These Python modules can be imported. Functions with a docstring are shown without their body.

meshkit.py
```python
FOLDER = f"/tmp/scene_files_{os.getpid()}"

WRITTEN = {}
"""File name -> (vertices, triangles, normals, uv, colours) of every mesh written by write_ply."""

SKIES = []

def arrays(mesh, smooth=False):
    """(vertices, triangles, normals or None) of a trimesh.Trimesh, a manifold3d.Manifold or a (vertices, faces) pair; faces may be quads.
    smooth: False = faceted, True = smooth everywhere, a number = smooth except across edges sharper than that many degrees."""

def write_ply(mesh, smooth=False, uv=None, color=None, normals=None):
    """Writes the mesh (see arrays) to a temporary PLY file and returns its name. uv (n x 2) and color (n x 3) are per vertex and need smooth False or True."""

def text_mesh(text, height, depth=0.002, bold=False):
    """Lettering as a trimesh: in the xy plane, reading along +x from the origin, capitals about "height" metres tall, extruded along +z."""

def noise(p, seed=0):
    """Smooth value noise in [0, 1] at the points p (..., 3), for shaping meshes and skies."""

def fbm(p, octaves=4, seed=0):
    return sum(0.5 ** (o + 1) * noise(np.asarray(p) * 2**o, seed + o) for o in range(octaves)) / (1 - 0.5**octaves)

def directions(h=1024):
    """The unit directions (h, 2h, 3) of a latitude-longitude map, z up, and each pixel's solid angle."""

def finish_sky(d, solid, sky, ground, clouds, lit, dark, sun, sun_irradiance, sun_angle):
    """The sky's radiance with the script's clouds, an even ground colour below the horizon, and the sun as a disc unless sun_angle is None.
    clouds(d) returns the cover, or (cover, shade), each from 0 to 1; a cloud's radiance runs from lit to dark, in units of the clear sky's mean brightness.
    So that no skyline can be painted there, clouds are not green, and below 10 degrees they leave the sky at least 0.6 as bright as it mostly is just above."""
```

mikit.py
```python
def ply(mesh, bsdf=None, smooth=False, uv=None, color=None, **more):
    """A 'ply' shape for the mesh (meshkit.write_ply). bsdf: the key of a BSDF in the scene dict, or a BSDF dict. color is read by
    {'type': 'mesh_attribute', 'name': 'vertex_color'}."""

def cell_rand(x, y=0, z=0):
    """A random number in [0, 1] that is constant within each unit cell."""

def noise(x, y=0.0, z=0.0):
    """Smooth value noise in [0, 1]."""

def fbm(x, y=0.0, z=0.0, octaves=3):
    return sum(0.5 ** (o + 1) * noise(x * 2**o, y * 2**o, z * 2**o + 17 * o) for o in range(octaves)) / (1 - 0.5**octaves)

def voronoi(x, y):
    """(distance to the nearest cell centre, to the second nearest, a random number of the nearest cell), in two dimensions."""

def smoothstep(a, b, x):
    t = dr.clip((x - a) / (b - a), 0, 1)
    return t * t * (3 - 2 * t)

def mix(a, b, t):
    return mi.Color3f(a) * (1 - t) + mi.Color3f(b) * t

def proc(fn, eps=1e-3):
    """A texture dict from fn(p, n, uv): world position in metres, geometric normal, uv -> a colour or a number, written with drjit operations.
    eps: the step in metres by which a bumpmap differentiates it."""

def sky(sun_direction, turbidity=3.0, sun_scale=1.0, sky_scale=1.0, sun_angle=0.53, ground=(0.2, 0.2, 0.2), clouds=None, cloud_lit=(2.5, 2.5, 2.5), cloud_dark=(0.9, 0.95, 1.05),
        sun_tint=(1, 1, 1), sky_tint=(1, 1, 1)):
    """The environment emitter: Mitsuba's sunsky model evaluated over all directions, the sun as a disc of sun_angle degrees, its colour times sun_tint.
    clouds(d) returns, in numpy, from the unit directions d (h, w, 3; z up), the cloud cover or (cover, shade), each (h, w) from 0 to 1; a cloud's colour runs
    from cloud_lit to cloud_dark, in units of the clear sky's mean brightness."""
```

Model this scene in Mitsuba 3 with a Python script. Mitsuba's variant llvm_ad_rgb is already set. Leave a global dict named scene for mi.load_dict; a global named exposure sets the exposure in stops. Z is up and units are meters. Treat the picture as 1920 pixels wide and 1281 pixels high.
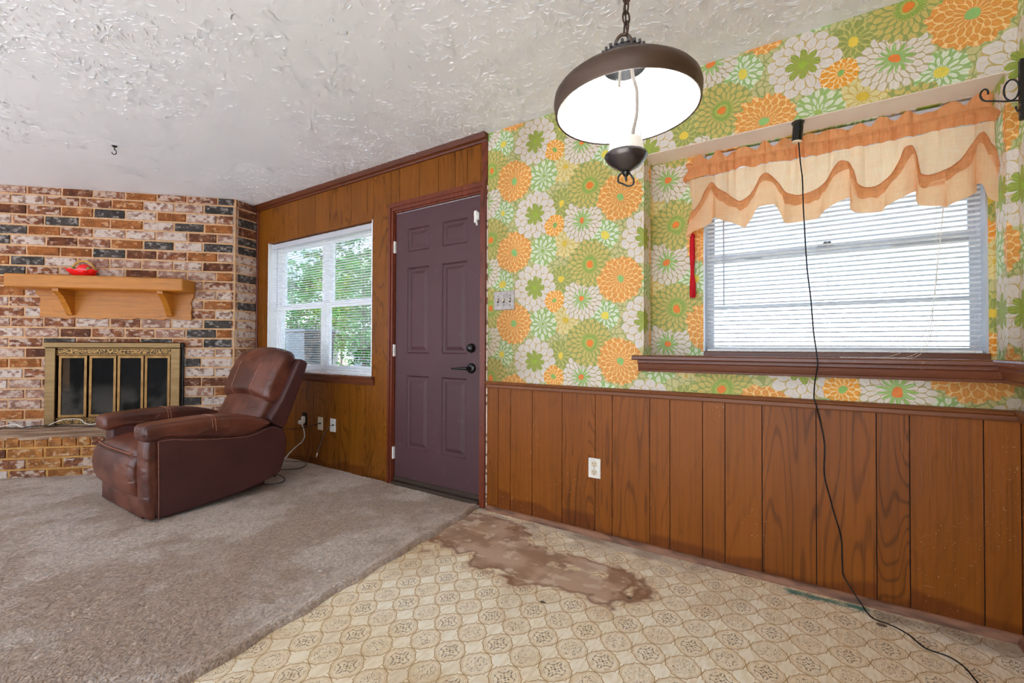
import math, random
import numpy as np, trimesh, drjit as dr, mitsuba as mi, mikit, meshkit
from shapely.geometry import Polygon, box as sbox, LineString
from shapely.ops import unary_union
from mikit import noise, fbm, voronoi, cell_rand, smoothstep, mix
T = mi.ScalarTransform4f
scene, labels = {}, {}

# ------------------------------------------------------------------ camera, sky, exposure
F, YAW, PITCH, ROLL, CAM_D, CAM_H = 849.28, -0.585151, 0.0128865, 0.0042282, 2.358821, 1.046431
_f = np.array([math.sin(YAW) * math.cos(PITCH), math.cos(YAW) * math.cos(PITCH), math.sin(PITCH)])
_r = np.cross(_f, [0, 0, 1.0]); _r /= np.linalg.norm(_r); _u = np.cross(_r, _f)
_up = -math.sin(ROLL) * _r + math.cos(ROLL) * _u
CAM = np.array([0, -CAM_D, CAM_H])
scene['camera'] = {'type': 'perspective', 'fov': math.degrees(2 * math.atan(960 / F)), 'fov_axis': 'x', 'near_clip': 0.02, 'far_clip': 500.0,
                   'to_world': T().look_at(origin=CAM.tolist(), target=(CAM + _f).tolist(), up=_up.tolist())}


def clouds(d):
    n = meshkit.fbm(d * np.array([3.0, 3.0, 6.0]) + 4.0, 4)
    c = np.clip((n - .42) * 3.2, 0, 1)
    return c * .85, 0.5 * meshkit.fbm(d * 5.0 + 5.0, 3)


scene['sky'] = mikit.sky((-0.08, -0.76, 0.65), turbidity=3.0, sun_scale=1.0, sky_scale=0.7, ground=(0.56, 0.56, 0.56), clouds=clouds,
                         cloud_lit=(1.5, 1.5, 1.5), cloud_dark=(1.1, 1.1, 1.1), sun_tint=(.74, 1.01, 1.60), sky_tint=(1.05, 1.0, 0.96))
exposure = 4.05
LAMP_RADIANCE = 7.0

# ------------------------------------------------------------------ helpers


def lin(r, g, b):
    return [x / 255 / 12.92 if x / 255 <= 0.04045 else ((x / 255 + 0.055) / 1.055) ** 2.4 for x in (r, g, b)]


def rgb(*c):
    return {'type': 'rgb', 'value': lin(*c)}


def C3(*c):
    return mi.Color3f(*lin(*c))


def num(key):
    if key not in scene and key not in labels and not any(k.startswith(key + '__') for k in scene):
        return key
    i = 1
    while f'{key}_{i:03d}' in scene or f'{key}_{i:03d}' in labels or any(k.startswith(f'{key}_{i:03d}__') for k in scene):
        i += 1
    return f'{key}_{i:03d}'


_COUNT = {}


def fast_num(key):                      # same numbering for long series
    n = _COUNT.get(key, 0); _COUNT[key] = n + 1
    return key if n == 0 else f'{key}_{n:03d}'


def tag(key, label, cat=None, group=None, kind=None):
    labels[key] = {'label': label}
    if cat: labels[key]['category'] = cat
    if group: labels[key]['group'] = group
    if kind: labels[key]['kind'] = kind
    return key


def put(key, mesh, m, smooth=False, label=None, cat=None, group=None, kind=None, **kw):
    key = num(key)
    scene[key] = mikit.ply(mesh, m, smooth, **kw)
    if label or kind:
        labels[key] = {}
        if label: labels[key]['label'] = label
        if cat: labels[key]['category'] = cat
        if group: labels[key]['group'] = group
        if kind: labels[key]['kind'] = kind
    return key


def cat(*ms):
    return trimesh.util.concatenate([m for m in ms])


def bx(x0, x1, y0, y1, z0, z1):
    m = trimesh.creation.box(extents=(abs(x1 - x0), abs(y1 - y0), abs(z1 - z0)))
    m.apply_translation(((x0 + x1) / 2, (y0 + y1) / 2, (z0 + z1) / 2))
    return m


def cbox(x0, x1, y0, y1, z0, z1, c=0.003):
    """Box with chamfered edges."""
    x0, x1 = sorted((x0, x1)); y0, y1 = sorted((y0, y1)); z0, z1 = sorted((z0, z1))
    c = min(c, (x1 - x0) * .45, (y1 - y0) * .45, (z1 - z0) * .45)
    p = []
    for a in (x0, x1):
        for b in (y0, y1):
            for d in (z0, z1):
                sa, sb, sd = (1 if a == x0 else -1), (1 if b == y0 else -1), (1 if d == z0 else -1)
                p += [(a + sa * c, b + sb * c, d), (a + sa * c, b, d + sd * c), (a, b + sb * c, d + sd * c)]
    return trimesh.Trimesh(np.array(p)).convex_hull if False else trimesh.convex.convex_hull(np.array(p))


def poly_wall(poly, y0, y1):
    """Extrude an (x, z) polygon between the planes y0 and y1."""
    out = []
    for g in getattr(poly, 'geoms', [poly]):
        if g.is_empty or g.area < 1e-7: continue
        m = trimesh.creation.extrude_polygon(g, abs(y1 - y0), engine='earcut')
        v = m.vertices
        m2 = trimesh.Trimesh(np.c_[v[:, 0], min(y0, y1) + v[:, 2], v[:, 1]], m.faces[:, ::-1], process=False)
        out.append(m2)
    return cat(*out)


def sweep_x(profile, x0, x1):
    """Extrude a (y, z) polygon along x."""
    m = trimesh.creation.extrude_polygon(Polygon(profile), abs(x1 - x0), engine='earcut')
    v = m.vertices
    return trimesh.Trimesh(np.c_[min(x0, x1) + v[:, 2], v[:, 0], v[:, 1]], m.faces, process=False)


def spline(pts, n=60):
    p = np.asarray(pts, float)
    t = np.r_[0, np.cumsum(np.linalg.norm(np.diff(p, axis=0), axis=1))]
    from scipy.interpolate import PchipInterpolator
    return PchipInterpolator(t, p)(np.linspace(0, t[-1], n))


def tube(pts, rad, sides=8, n=None, caps=True):
    p = spline(pts, n) if n else np.asarray(pts, float)
    r = np.broadcast_to(rad, (len(p),)) if np.ndim(rad) == 0 or len(rad) == len(p) else np.interp(np.linspace(0, 1, len(p)), np.linspace(0, 1, len(rad)), rad)
    t = np.gradient(p, axis=0); t /= np.linalg.norm(t, axis=1, keepdims=True) + 1e-12
    a = np.cross(t[0], [0, 0, 1.0] if abs(t[0][2]) < .9 else [1.0, 0, 0]); a /= np.linalg.norm(a)
    v, ang = [], np.arange(sides) * 2 * np.pi / sides
    for i in range(len(p)):
        a = a - t[i] * (a @ t[i]); a /= np.linalg.norm(a) + 1e-12
        b = np.cross(t[i], a)
        v.append(p[i] + r[i] * (np.cos(ang)[:, None] * a + np.sin(ang)[:, None] * b))
    v = np.vstack(v); f = []
    for i in range(len(p) - 1):
        for j in range(sides):
            a0, a1, b0, b1 = i * sides + j, i * sides + (j + 1) % sides, (i + 1) * sides + j, (i + 1) * sides + (j + 1) % sides
            f += [(a0, a1, b1), (a0, b1, b0)]
    if caps:
        v = np.vstack([v, p[0], p[-1]]); c0, c1 = len(v) - 2, len(v) - 1
        e = (len(p) - 1) * sides
        for j in range(sides):
            f += [(c0, (j + 1) % sides, j), (c1, e + j, e + (j + 1) % sides)]
    return trimesh.Trimesh(v, np.array(f), process=False)


def lathe(profile, center=(0, 0, 0), n=48):
    p = np.asarray(profile, float)
    ang = np.arange(n) * 2 * np.pi / n
    v = np.stack([p[:, 0][:, None] * np.cos(ang), p[:, 0][:, None] * np.sin(ang), np.repeat(p[:, 1][:, None], n, 1)], -1).reshape(-1, 3)
    f = []
    for i in range(len(p) - 1):
        for j in range(n):
            a0, a1, b0, b1 = i * n + j, i * n + (j + 1) % n, (i + 1) * n + j, (i + 1) * n + (j + 1) % n
            f += [(a0, a1, b1), (a0, b1, b0)]
    return trimesh.Trimesh(v + np.asarray(center), np.array(f), process=False)


def grid_mesh(P):
    """Quads over an array of points (rows, cols, 3)."""
    h, w = P.shape[:2]
    i, j = np.meshgrid(np.arange(h - 1), np.arange(w - 1), indexing='ij')
    a = (i * w + j).ravel()
    f = np.vstack([np.c_[a, a + 1, a + w + 1], np.c_[a, a + w + 1, a + w]])
    return trimesh.Trimesh(P.reshape(-1, 3), f, process=False)


def mesh_to(m, M):
    m = m.copy(); v = np.c_[m.vertices, np.ones(len(m.vertices))] @ np.asarray(M).T
    m.vertices = v[:, :3]
    return m


# ------------------------------------------------------------------ materials
def mat(name, color, rough=0.6, metallic=0.0, spec=0.4, bump=None, bump_scale=1.0, clear=0.0, sheen=0.0, eps=1e-3, twosided=True):
    b = {'type': 'principled', 'base_color': color if isinstance(color, dict) else mikit.proc(color), 'roughness': rough if not callable(rough) else mikit.proc(rough),
         'metallic': metallic, 'specular': spec}
    if clear: b['clearcoat'] = clear; b['clearcoat_gloss'] = 0.85
    if sheen: b['sheen'] = sheen
    if bump is not None:
        b = {'type': 'bumpmap', 'arbitrary': mikit.proc(bump, eps), 'scale': bump_scale, 'bsdf': b}
    scene[name] = {'type': 'twosided', 'bsdf': b} if twosided else b
    return name


# wallpaper: a repeat of 0.685 m with half drop, 0.446 m high, of nine flowers
FLOWERS = [  # centre x, z, radius, kind
    (-1.194, 2.097, .088, 'yl'), (-1.220, 1.891, .090, 'gy'), (-.952, 1.670, .086, 'gw'), (-1.344, 2.075, .098, 'gr'),
    (-1.090, 2.215, .122, 'wo'), (-1.042, 1.965, .136, 'gb'), (-1.551, 2.087, .130, 'or'), (-1.400, 2.300, .142, 'wg'), (-1.266, 2.214, .066, 'os')]
FL = {  # petal, line, centre colour, centre radius, rings, petals, line width, petal width
    'yl': ((214, 199, 142), (196, 165, 70), (205, 175, 60), .20, 3, 11, .13, .44),
    'gy': ((146, 154, 82), (196, 184, 110), (218, 190, 70), .20, 3, 12, .13, .42),
    'gw': ((214, 220, 196), (136, 172, 84), (216, 200, 80), .24, 3, 11, .20, .38),
    'gr': ((212, 216, 190), (140, 172, 80), (150, 175, 80), .10, 3, 10, .22, .36),
    'wo': ((216, 206, 193), (168, 148, 86), (226, 128, 58), .14, 4, 20, .11, .45),
    'gb': ((196, 176, 100), (136, 152, 84), (226, 126, 50), .13, 5, 19, .17, .42),
    'or': ((216, 146, 66), (238, 200, 138), (146, 186, 108), .15, 5, 17, .12, .45),
    'wg': ((213, 203, 193), (186, 160, 84), (146, 170, 58), .10, 4, 13, .09, .48),
    'os': ((222, 148, 44), (240, 214, 160), (140, 180, 90), .20, 3, 12, .13, .44)}


def wallpaper(p, n, uv):
    x = dr.select(p.y > .12, p.x + .249, p.x + dr.abs(p.y)); z = dr.select(p.y > .12, p.z + .035, p.z)
    wx = noise(x * 26, z * 26, 3.0) - .5; wz = noise(x * 26, z * 26, 9.0) - .5
    x = x + wx * .014; z = z + wz * .014
    fine = noise(x * 190, z * 190, 1.0)
    v1, v2, _ = voronoi(x * 34, z * 34)
    col = mix(lin(192, 184, 130), lin(150, 158, 92), smoothstep(.25, .05, v2 - v1))
    for cx, cz, R, kind in FLOWERS:
        pc, lc, cc, cr, K, npet, lw, pw = FL[kind]
        i = dr.round((x - cx) / .685)
        dx = x - cx - .685 * i
        dz = z - cz - .223 * i
        dz = dz - .446 * dr.round(dz / .446)
        r = dr.sqrt(dx * dx + dz * dz) / (R * 1.05)
        th = dr.atan2(dz, dx) / (2 * math.pi)
        inside = r < (.90 + .10 * dr.abs(dr.cos(th * (math.pi * npet)))) * (.96 + .1 * wx)
        rk = r * K
        k = dr.floor(rk)
        s = rk - k
        ang = th * npet + .5 * (k - 2 * dr.floor(k * .5)) + .37 * k * 0
        t = dr.abs(ang - dr.floor(ang) - .5)
        w = pw * dr.sqrt(dr.maximum(0, 1 - s * s * s)) + .02
        e = dr.abs(t - w)
        line = smoothstep(lw, lw * .35, e)
        mid = smoothstep(.05, .0, t) * smoothstep(.75, .2, s) * .45
        amount = dr.minimum(1, line + mid)
        c = mix(lin(*pc), lin(*lc), amount * (.75 + .25 * fine))
        if kind == 'wo':
            jag = .36 + .14 * dr.cos(th * 2 * math.pi * 13)
            c = dr.select(r < jag, mix(lin(140, 176, 84), lin(*pc), line * .5), c)
        if kind == 'wg':
            leaf = .22 + .24 * dr.abs(dr.cos(th * math.pi * 8)) ** .6
            c = dr.select(r < leaf, mix(lin(142, 158, 70), lin(200, 180, 84), smoothstep(.10, .0, dr.abs(dr.abs(ang - dr.floor(ang) - .5) - .25)) * .6), c)
        if kind == 'gb':
            c = dr.select((r < .34) & (t < .36), mix(lin(134, 166, 70), lin(200, 182, 90), line), c)
        c = dr.select(r < cr * (1 + .5 * wz), C3(*cc), c)
        col = dr.select(inside, c, col)
    dirt = fbm(x * 1.7, z * 1.1, 4.0)
    col = mix(col, col * C3(206, 196, 180), smoothstep(.45, .8, dirt))
    return col * (.94 + .1 * fine)


def wp_bump(p, n, uv):
    return noise((p.x + dr.abs(p.y)) * 420, p.z * 420, 2.0)


mat('mat_wallpaper', wallpaper, .55, bump=wp_bump, bump_scale=.0002, spec=.3)


def wood(dark, light, seed, along='z', grain=1.0, stain=False):
    def fn(p, n, uv):
        u, v, w = (p.x + p.y * .7, p.z, p.y) if along == 'z' else (p.z, (p.x + p.y), p.y)
        cellv = seed * 7.3
        q = fbm(u * 7 + cellv, v * .9 + cellv, seed, 3)
        rings = q * 15 * grain
        tri = dr.abs(rings - dr.floor(rings) - .5) * 2
        lines = smoothstep(.62, .97, tri)
        mask = smoothstep(.40, .58, noise(u * 2.1 + seed * 3, v * .35 + seed, 2.0))
        streak = noise(u * 260, v * 5.5, seed)
        streak2 = noise(u * 75, v * 1.6, seed + 5)
        broad = fbm(u * 3.5, v * 1.1, seed + 9, 3)
        a = dr.clip(.42 * lines * (.2 + .8 * mask) + .20 * smoothstep(.45, .95, streak) + .25 * streak2 * streak2 + .55 * (broad - .45), 0, 1)
        c = mix(lin(*light), lin(*dark), a)
        if stain:
            wet = smoothstep(.03, .0, p.z - .02 - .16 * noise(u * 5.0, 1.0, seed) * noise(u * 1.7, 5.0, seed)) * .8
            c = mix(c, c * C3(204, 184, 172), wet)
        sp = smoothstep(.90, .95, noise(u * 170, v * 170, 4.0)) * smoothstep(.72, .85, noise(u * 5, v * 4, 8.0))
        return mix(c, C3(204, 160, 120), sp * .4)
    return fn


def wood_bump(p, n, uv):
    return noise(p.x * 320 + p.y * 300, p.z * 9, 3.0)


for i in range(3):
    mat(f'mat_wainscot_{i}', wood((76, 35, 2), (138, 74, 14), 1.0 + i * 3.1, stain=True, grain=(1.5, .8, 1.1)[i]), .42, spec=.28, bump=wood_bump, bump_scale=.0004)
    mat(f'mat_panel_{i}', wood((70, 34, 3), (134, 76, 18), 20.0 + i * 2.7, stain=True, grain=(1.2, .7, .9)[i]), .38, spec=.3, bump=wood_bump, bump_scale=.0003)
mat('mat_dark_backing', rgb(38, 20, 10), .8)
mat('mat_rail_wood', wood((74, 38, 18), (122, 70, 36), 41.0, along='x'), .4)
mat('mat_casing', wood((54, 18, 8), (114, 50, 27), 52.0, grain=1.2), .35, spec=.5)
mat('mat_crown', wood((54, 22, 9), (100, 48, 22), 55.0, along='x'), .4)
mat('mat_sill', wood((62, 28, 15), (108, 58, 36), 61.0, along='x', grain=.6), .3, spec=.5, clear=.3)
mat('mat_shoe', lambda p, n, uv: mix(lin(146, 102, 78), lin(98, 66, 48), smoothstep(.4, .75, fbm(p.x * 9, p.y * 30, p.z * 30))), .6)
mat('mat_white_caulk', lambda p, n, uv: mix(lin(214, 200, 188), lin(140, 110, 90), smoothstep(.62, .72, noise(p.z * 60, 1.0, 2.0))), .7)
mat('mat_soffit', rgb(226, 212, 196), .8, bump=lambda p, n, uv: fbm(p.x * 90, p.y * 90, p.z * 90, 3), bump_scale=.003)


def ceil_bump(p, n, uv):
    a = noise(p.x * 2.3, p.y * 2.3, 1.0) * 6.28
    ca, sa = dr.cos(a), dr.sin(a)
    u, v = p.x * ca + p.y * sa, p.y * ca - p.x * sa
    w = fbm(p.x * 16, p.y * 16, 5.0, 2)
    rid = smoothstep(.035, .0, dr.abs(noise(p.x * 21 + w * 2, p.y * 21 - w * 2, 7.0) - .5)) * smoothstep(.44, .66, noise(p.x * 9 + 3, p.y * 9, 4.0))
    rid2 = smoothstep(.05, .0, dr.abs(noise(p.x * 40 + w * 3, p.y * 40, 17.0) - .5)) * smoothstep(.5, .7, noise(p.x * 14, p.y * 14 + 9, 6.0))
    return rid + .5 * rid2 + .10 * fbm(p.x * 60, p.y * 60, 3.0, 2)


mat('mat_ceiling', lambda p, n, uv: mix(lin(226, 226, 226), lin(216, 216, 217), fbm(p.x * .8, p.y * .8, 2.0)), .85, spec=.2, bump=ceil_bump, bump_scale=.009, eps=.002)

# vinyl sheet floor -------------------------------------------------
PATCH = [(-1.78, -.42), (-1.749, -.55), (-1.431, -.618), (-1.136, -.636), (-.923, -.627), (-.742, -.649), (-.692, -.545), (-.606, -.464), (-.597, -.301), (-.663, -.165), (-.821, -.206),
         (-1.066, -.302), (-1.204, -.164), (-1.454, -.156), (-1.707, -.076), (-1.79, -.15)]


def seg_dist(x, y, a, b):
    ax, ay, bx_, by = *a, *b
    ux, uy = bx_ - ax, by - ay
    t = dr.clip(((x - ax) * ux + (y - ay) * uy) / (ux * ux + uy * uy), 0, 1)
    return dr.sqrt(dr.square(x - ax - t * ux) + dr.square(y - ay - t * uy))


def patch_mask(x, y):
    w = (fbm(x * 9, y * 9, 3.0, 4) - .5)
    d = dr.minimum(seg_dist(x, y, (-1.70, -.32), (-1.40, -.38)) - .25, seg_dist(x, y, (-1.40, -.41), (-.98, -.45)) - .19)
    d = dr.minimum(d, seg_dist(x, y, (-.98, -.47), (-.76, -.42)) - .17)
    d = dr.minimum(d, seg_dist(x, y, (-.76, -.45), (-.75, -.58)) - .07)
    d = d + w * .26 + .005
    hole = dr.minimum(seg_dist(x, y, (-1.05, -.40), (-.80, -.37)) - .012, seg_dist(x, y, (-1.25, -.20), (-1.10, -.24)) - .06) + (noise(x * 30, y * 30, 1.0) - .5) * .06
    return d, hole


def vinyl(p, n, uv):
    x, y = p.x, p.y
    fx, fy = (x + 1.044) / .1145, (y + 1.1625) / .1225
    i, j = dr.round(fx), dr.round(fy)
    dx, dy = fx - i, fy - j
    par = i + j - 2 * dr.floor((i + j) * .5)
    r = dr.sqrt(dx * dx + dy * dy)
    th = dr.atan2(dy, dx)
    q = dr.abs(dr.cos(2 * th))
    b = .43 + .055 * q * q + .045 * dr.exp(-dr.square((q - .62) / .07))
    ln = smoothstep(.024, .012, dr.abs(r - b)) * .85
    ln2 = smoothstep(.02, .006, dr.abs(r - b + .055)) * .35
    ax, ay = dr.abs(dx), dr.abs(dy)
    n1 = noise(ax * 15 + 3.0, ay * 15 + 3.0, 5.0)
    n2 = noise(ay * 19 + 7.0, ax * 19 + 1.0, 2.0)
    scroll = dr.maximum(smoothstep(.11, .05, dr.abs(n1 - .5)), smoothstep(.70, .80, n2)) * smoothstep(.345, .31, r)
    scroll = dr.maximum(scroll, smoothstep(.055, .03, r))
    dots = smoothstep(.66, .80, noise(x * 380, y * 380, 2.0)) * smoothstep(.36, .30, r)
    tex = fbm(x * 110, y * 34, 4.0, 2)
    base = mix(lin(250, 242, 222), lin(240, 228, 202), smoothstep(.35, .7, tex))
    base = mix(base, base * C3(247, 241, 232), smoothstep(.4, .7, fbm(x * 2.2, y * 2.2, 8.0, 3)))
    inside = r < b
    base = dr.select(inside, base * C3(250, 246, 241), base)
    c = mix(base, C3(172, 136, 70), dr.maximum(ln, ln2))
    c = dr.select(par < .5, mix(c, C3(112, 88, 58), scroll * .80), mix(c, C3(126, 100, 70), dots * .85))
    # worn through patch of old glue along the wall
    d, hole = patch_mask(x, y)
    m = smoothstep(.022, -.022, d) * smoothstep(-.012, .012, hole)
    glue = mix(lin(192, 164, 142), lin(160, 128, 104), smoothstep(.35, .7, fbm(x * 8, y * 8, 2.0, 4)))
    glue = mix(glue, C3(208, 190, 170), smoothstep(.56, .70, fbm(x * 18, y * 26, 11.0, 3)) * .8)
    glue = mix(glue, C3(126, 84, 54), smoothstep(.03, .0, dr.abs(d + .02)) * .6)
    halo = smoothstep(.10, .0, d) * .45
    c = mix(c, c * C3(216, 196, 178), halo)
    # scuffed strip along the wall where the pattern is worn off
    near = smoothstep(-.26, -.02, y) * smoothstep(-.3, -.6, x)
    wornv = mix(lin(204, 190, 172), lin(160, 142, 126), smoothstep(.3, .72, fbm(x * 10, y * 22, 6.0, 4)))
    c = mix(c, wornv, near * smoothstep(.30, .5, fbm(x * 5, y * 7, 15.0, 3)) * .95)
    c = mix(c, glue, m)
    # blue green paint smear and grime by the wall
    teal = smoothstep(.02, -.02, seg_dist(x, y, (-.08, -.055), (.17, -.05)) - .016 + (noise(x * 30, y * 60, 3.0) - .5) * .03)
    c = mix(c, C3(52, 120, 112), teal * .9)
    grime = smoothstep(.10, .0, seg_dist(x, y, (.25, -.06), (.62, -.05)) + (fbm(x * 12, y * 12, 2.0) - .5) * .10)
    c = mix(c, C3(92, 74, 60), grime * .55)
    br = smoothstep(.60, .72, fbm(x * 3.1 + 4, y * 3.7, 21.0, 4)) * .22
    return mix(c, C3(170, 132, 84), br)


def vinyl_bump(p, n, uv):
    d, hole = patch_mask(p.x, p.y)
    m = smoothstep(.012, -.012, d)
    return noise(p.x * 210, p.y * 210, 3.0) * .25 + m * (fbm(p.x * 30, p.y * 30, 5.0, 3) - 1.0)


mat('mat_vinyl', vinyl, lambda p, n, uv: .42 + .25 * fbm(p.x * 4, p.y * 4, 3.0), spec=.4, bump=vinyl_bump, bump_scale=.0012)


def carpet_col(p, n, uv):
    a = noise(p.x * 230, p.y * 230, p.z * 120)
    b = noise(p.x * 90, p.y * 90, 4.0)
    c = fbm(p.x * 3.0, p.y * 3.0, 2.0, 3)
    d = fbm(p.x * 14, p.y * 14, 9.0, 2)
    col = mix(lin(120, 104, 94), lin(216, 200, 187), dr.clip(.60 * a + .30 * b + .15, 0, 1))
    col = mix(col * C3(226, 216, 208), col, smoothstep(.35, .62, c * .7 + d * .3))
    return col


mat('mat_carpet', carpet_col, .95, spec=.1, sheen=.3, bump=lambda p, n, uv: noise(p.x * 190, p.y * 190, p.z * 100) + .6 * noise(p.x * 85, p.y * 85, 1.0), bump_scale=.009, eps=.0012)


# bricks ----------------------------------------------------------
def brick_mat(name, base, base2, wash, amount, seed, fleck=0.3):
    def fn(p, n, uv):
        s, z = (p.x + p.y) * .7071, p.z
        o = (p.x - p.y) * .7071
        w = fbm(s * 34 + seed, z * 48, o * 34, 4)
        f = noise(s * 120, z * 170, o * 120 + seed)
        g = fbm(s * 14 + 31, z * 20, o * 14 + seed, 3)
        c = mix(lin(*base), lin(*base2), smoothstep(.3, .7, g))
        c = c * (.70 + .34 * f)
        m = smoothstep(amount + .11, amount - .11, w + .10 * (f - .5))
        c = mix(c, mix(lin(*wash), [x * .74 for x in lin(*wash)], f), m * .86)
        fl = smoothstep(.80, .88, noise(s * 210, z * 240, o * 210))
        return mix(c, C3(222, 206, 192), fl * fleck)
    mat(name, fn, .85, spec=.25, bump=lambda p, n, uv: fbm((p.x + p.y) * 60 + seed, p.z * 110, (p.x - p.y) * 60, 3), bump_scale=.004)


brick_mat('mat_brick_W', (180, 136, 114), (132, 94, 78), (222, 204, 190), .56, 1)
brick_mat('mat_brick_P', (176, 128, 106), (140, 98, 82), (214, 190, 172), .47, 12)
brick_mat('mat_brick_M', (154, 92, 56), (112, 64, 44), (212, 184, 164), .46, 23)
brick_mat('mat_brick_O', (172, 104, 54), (134, 76, 38), (212, 164, 118), .34, 34)
brick_mat('mat_brick_B', (122, 70, 44), (88, 50, 36), (190, 150, 122), .33, 45)
brick_mat('mat_brick_D', (80, 71, 66), (58, 52, 49), (160, 150, 144), .38, 56)
brick_mat('mat_brick_H', (184, 118, 58), (140, 84, 40), (206, 168, 126), .36, 67)
mat('mat_mortar', lambda p, n, uv: mix(lin(222, 180, 138), lin(190, 150, 112), fbm((p.x + p.y) * 30, p.z * 40, 3.0, 3)), .9, spec=.1,
    bump=lambda p, n, uv: fbm(p.x * 140, p.y * 140, p.z * 140, 2), bump_scale=.002)
mat('mat_mortar_yellow', lambda p, n, uv: mix(lin(214, 164, 100), lin(176, 126, 70), fbm((p.x + p.y) * 30, p.z * 40, 3.0, 3)), .9, spec=.1)
mat('mat_hearth_top', lambda p, n, uv: mix(lin(170, 144, 120), lin(126, 100, 80), smoothstep(.35, .65, fbm((p.x + p.y) * 3.5, (p.x - p.y) * 24, 2.0, 4))), .7)
mat('mat_soot', rgb(14, 12, 11), .9)

# leather, metals, plastics ---------------------------------------


def leather(p, n, uv):
    a = fbm(p.x * 5, p.y * 5, p.z * 5, 4)
    b = noise(p.x * 260, p.y * 260, p.z * 260)
    c = mix(lin(70, 32, 24), lin(104, 54, 38), smoothstep(.35, .68, a))
    return c * (.9 + .18 * b)


mat('mat_leather', leather, lambda p, n, uv: .24 + .18 * fbm(p.x * 9, p.y * 9, p.z * 9), spec=.6, clear=.25,
    bump=lambda p, n, uv: fbm(p.x * 240, p.y * 240, p.z * 240, 2) + 5 * smoothstep(.46, .6, fbm(p.x * 9, p.y * 9, p.z * 14 + 3, 3)) * .6, bump_scale=.0011)
mat('mat_leather_side', lambda p, n, uv: mix(lin(66, 37, 35), lin(82, 46, 43), fbm(p.x * 6, p.y * 6, p.z * 6, 3)) * (.85 + .25 * noise(p.x * 240, p.y * 240, p.z * 240)), .42, spec=.45,
    bump=lambda p, n, uv: fbm(p.x * 240, p.y * 240, p.z * 240, 2), bump_scale=.0008)
mat('mat_thread', rgb(176, 122, 100), .7)
mat('mat_stitch_dark', rgb(142, 84, 62), .6)
mat('mat_black_plastic', rgb(16, 16, 17), .4)
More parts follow.
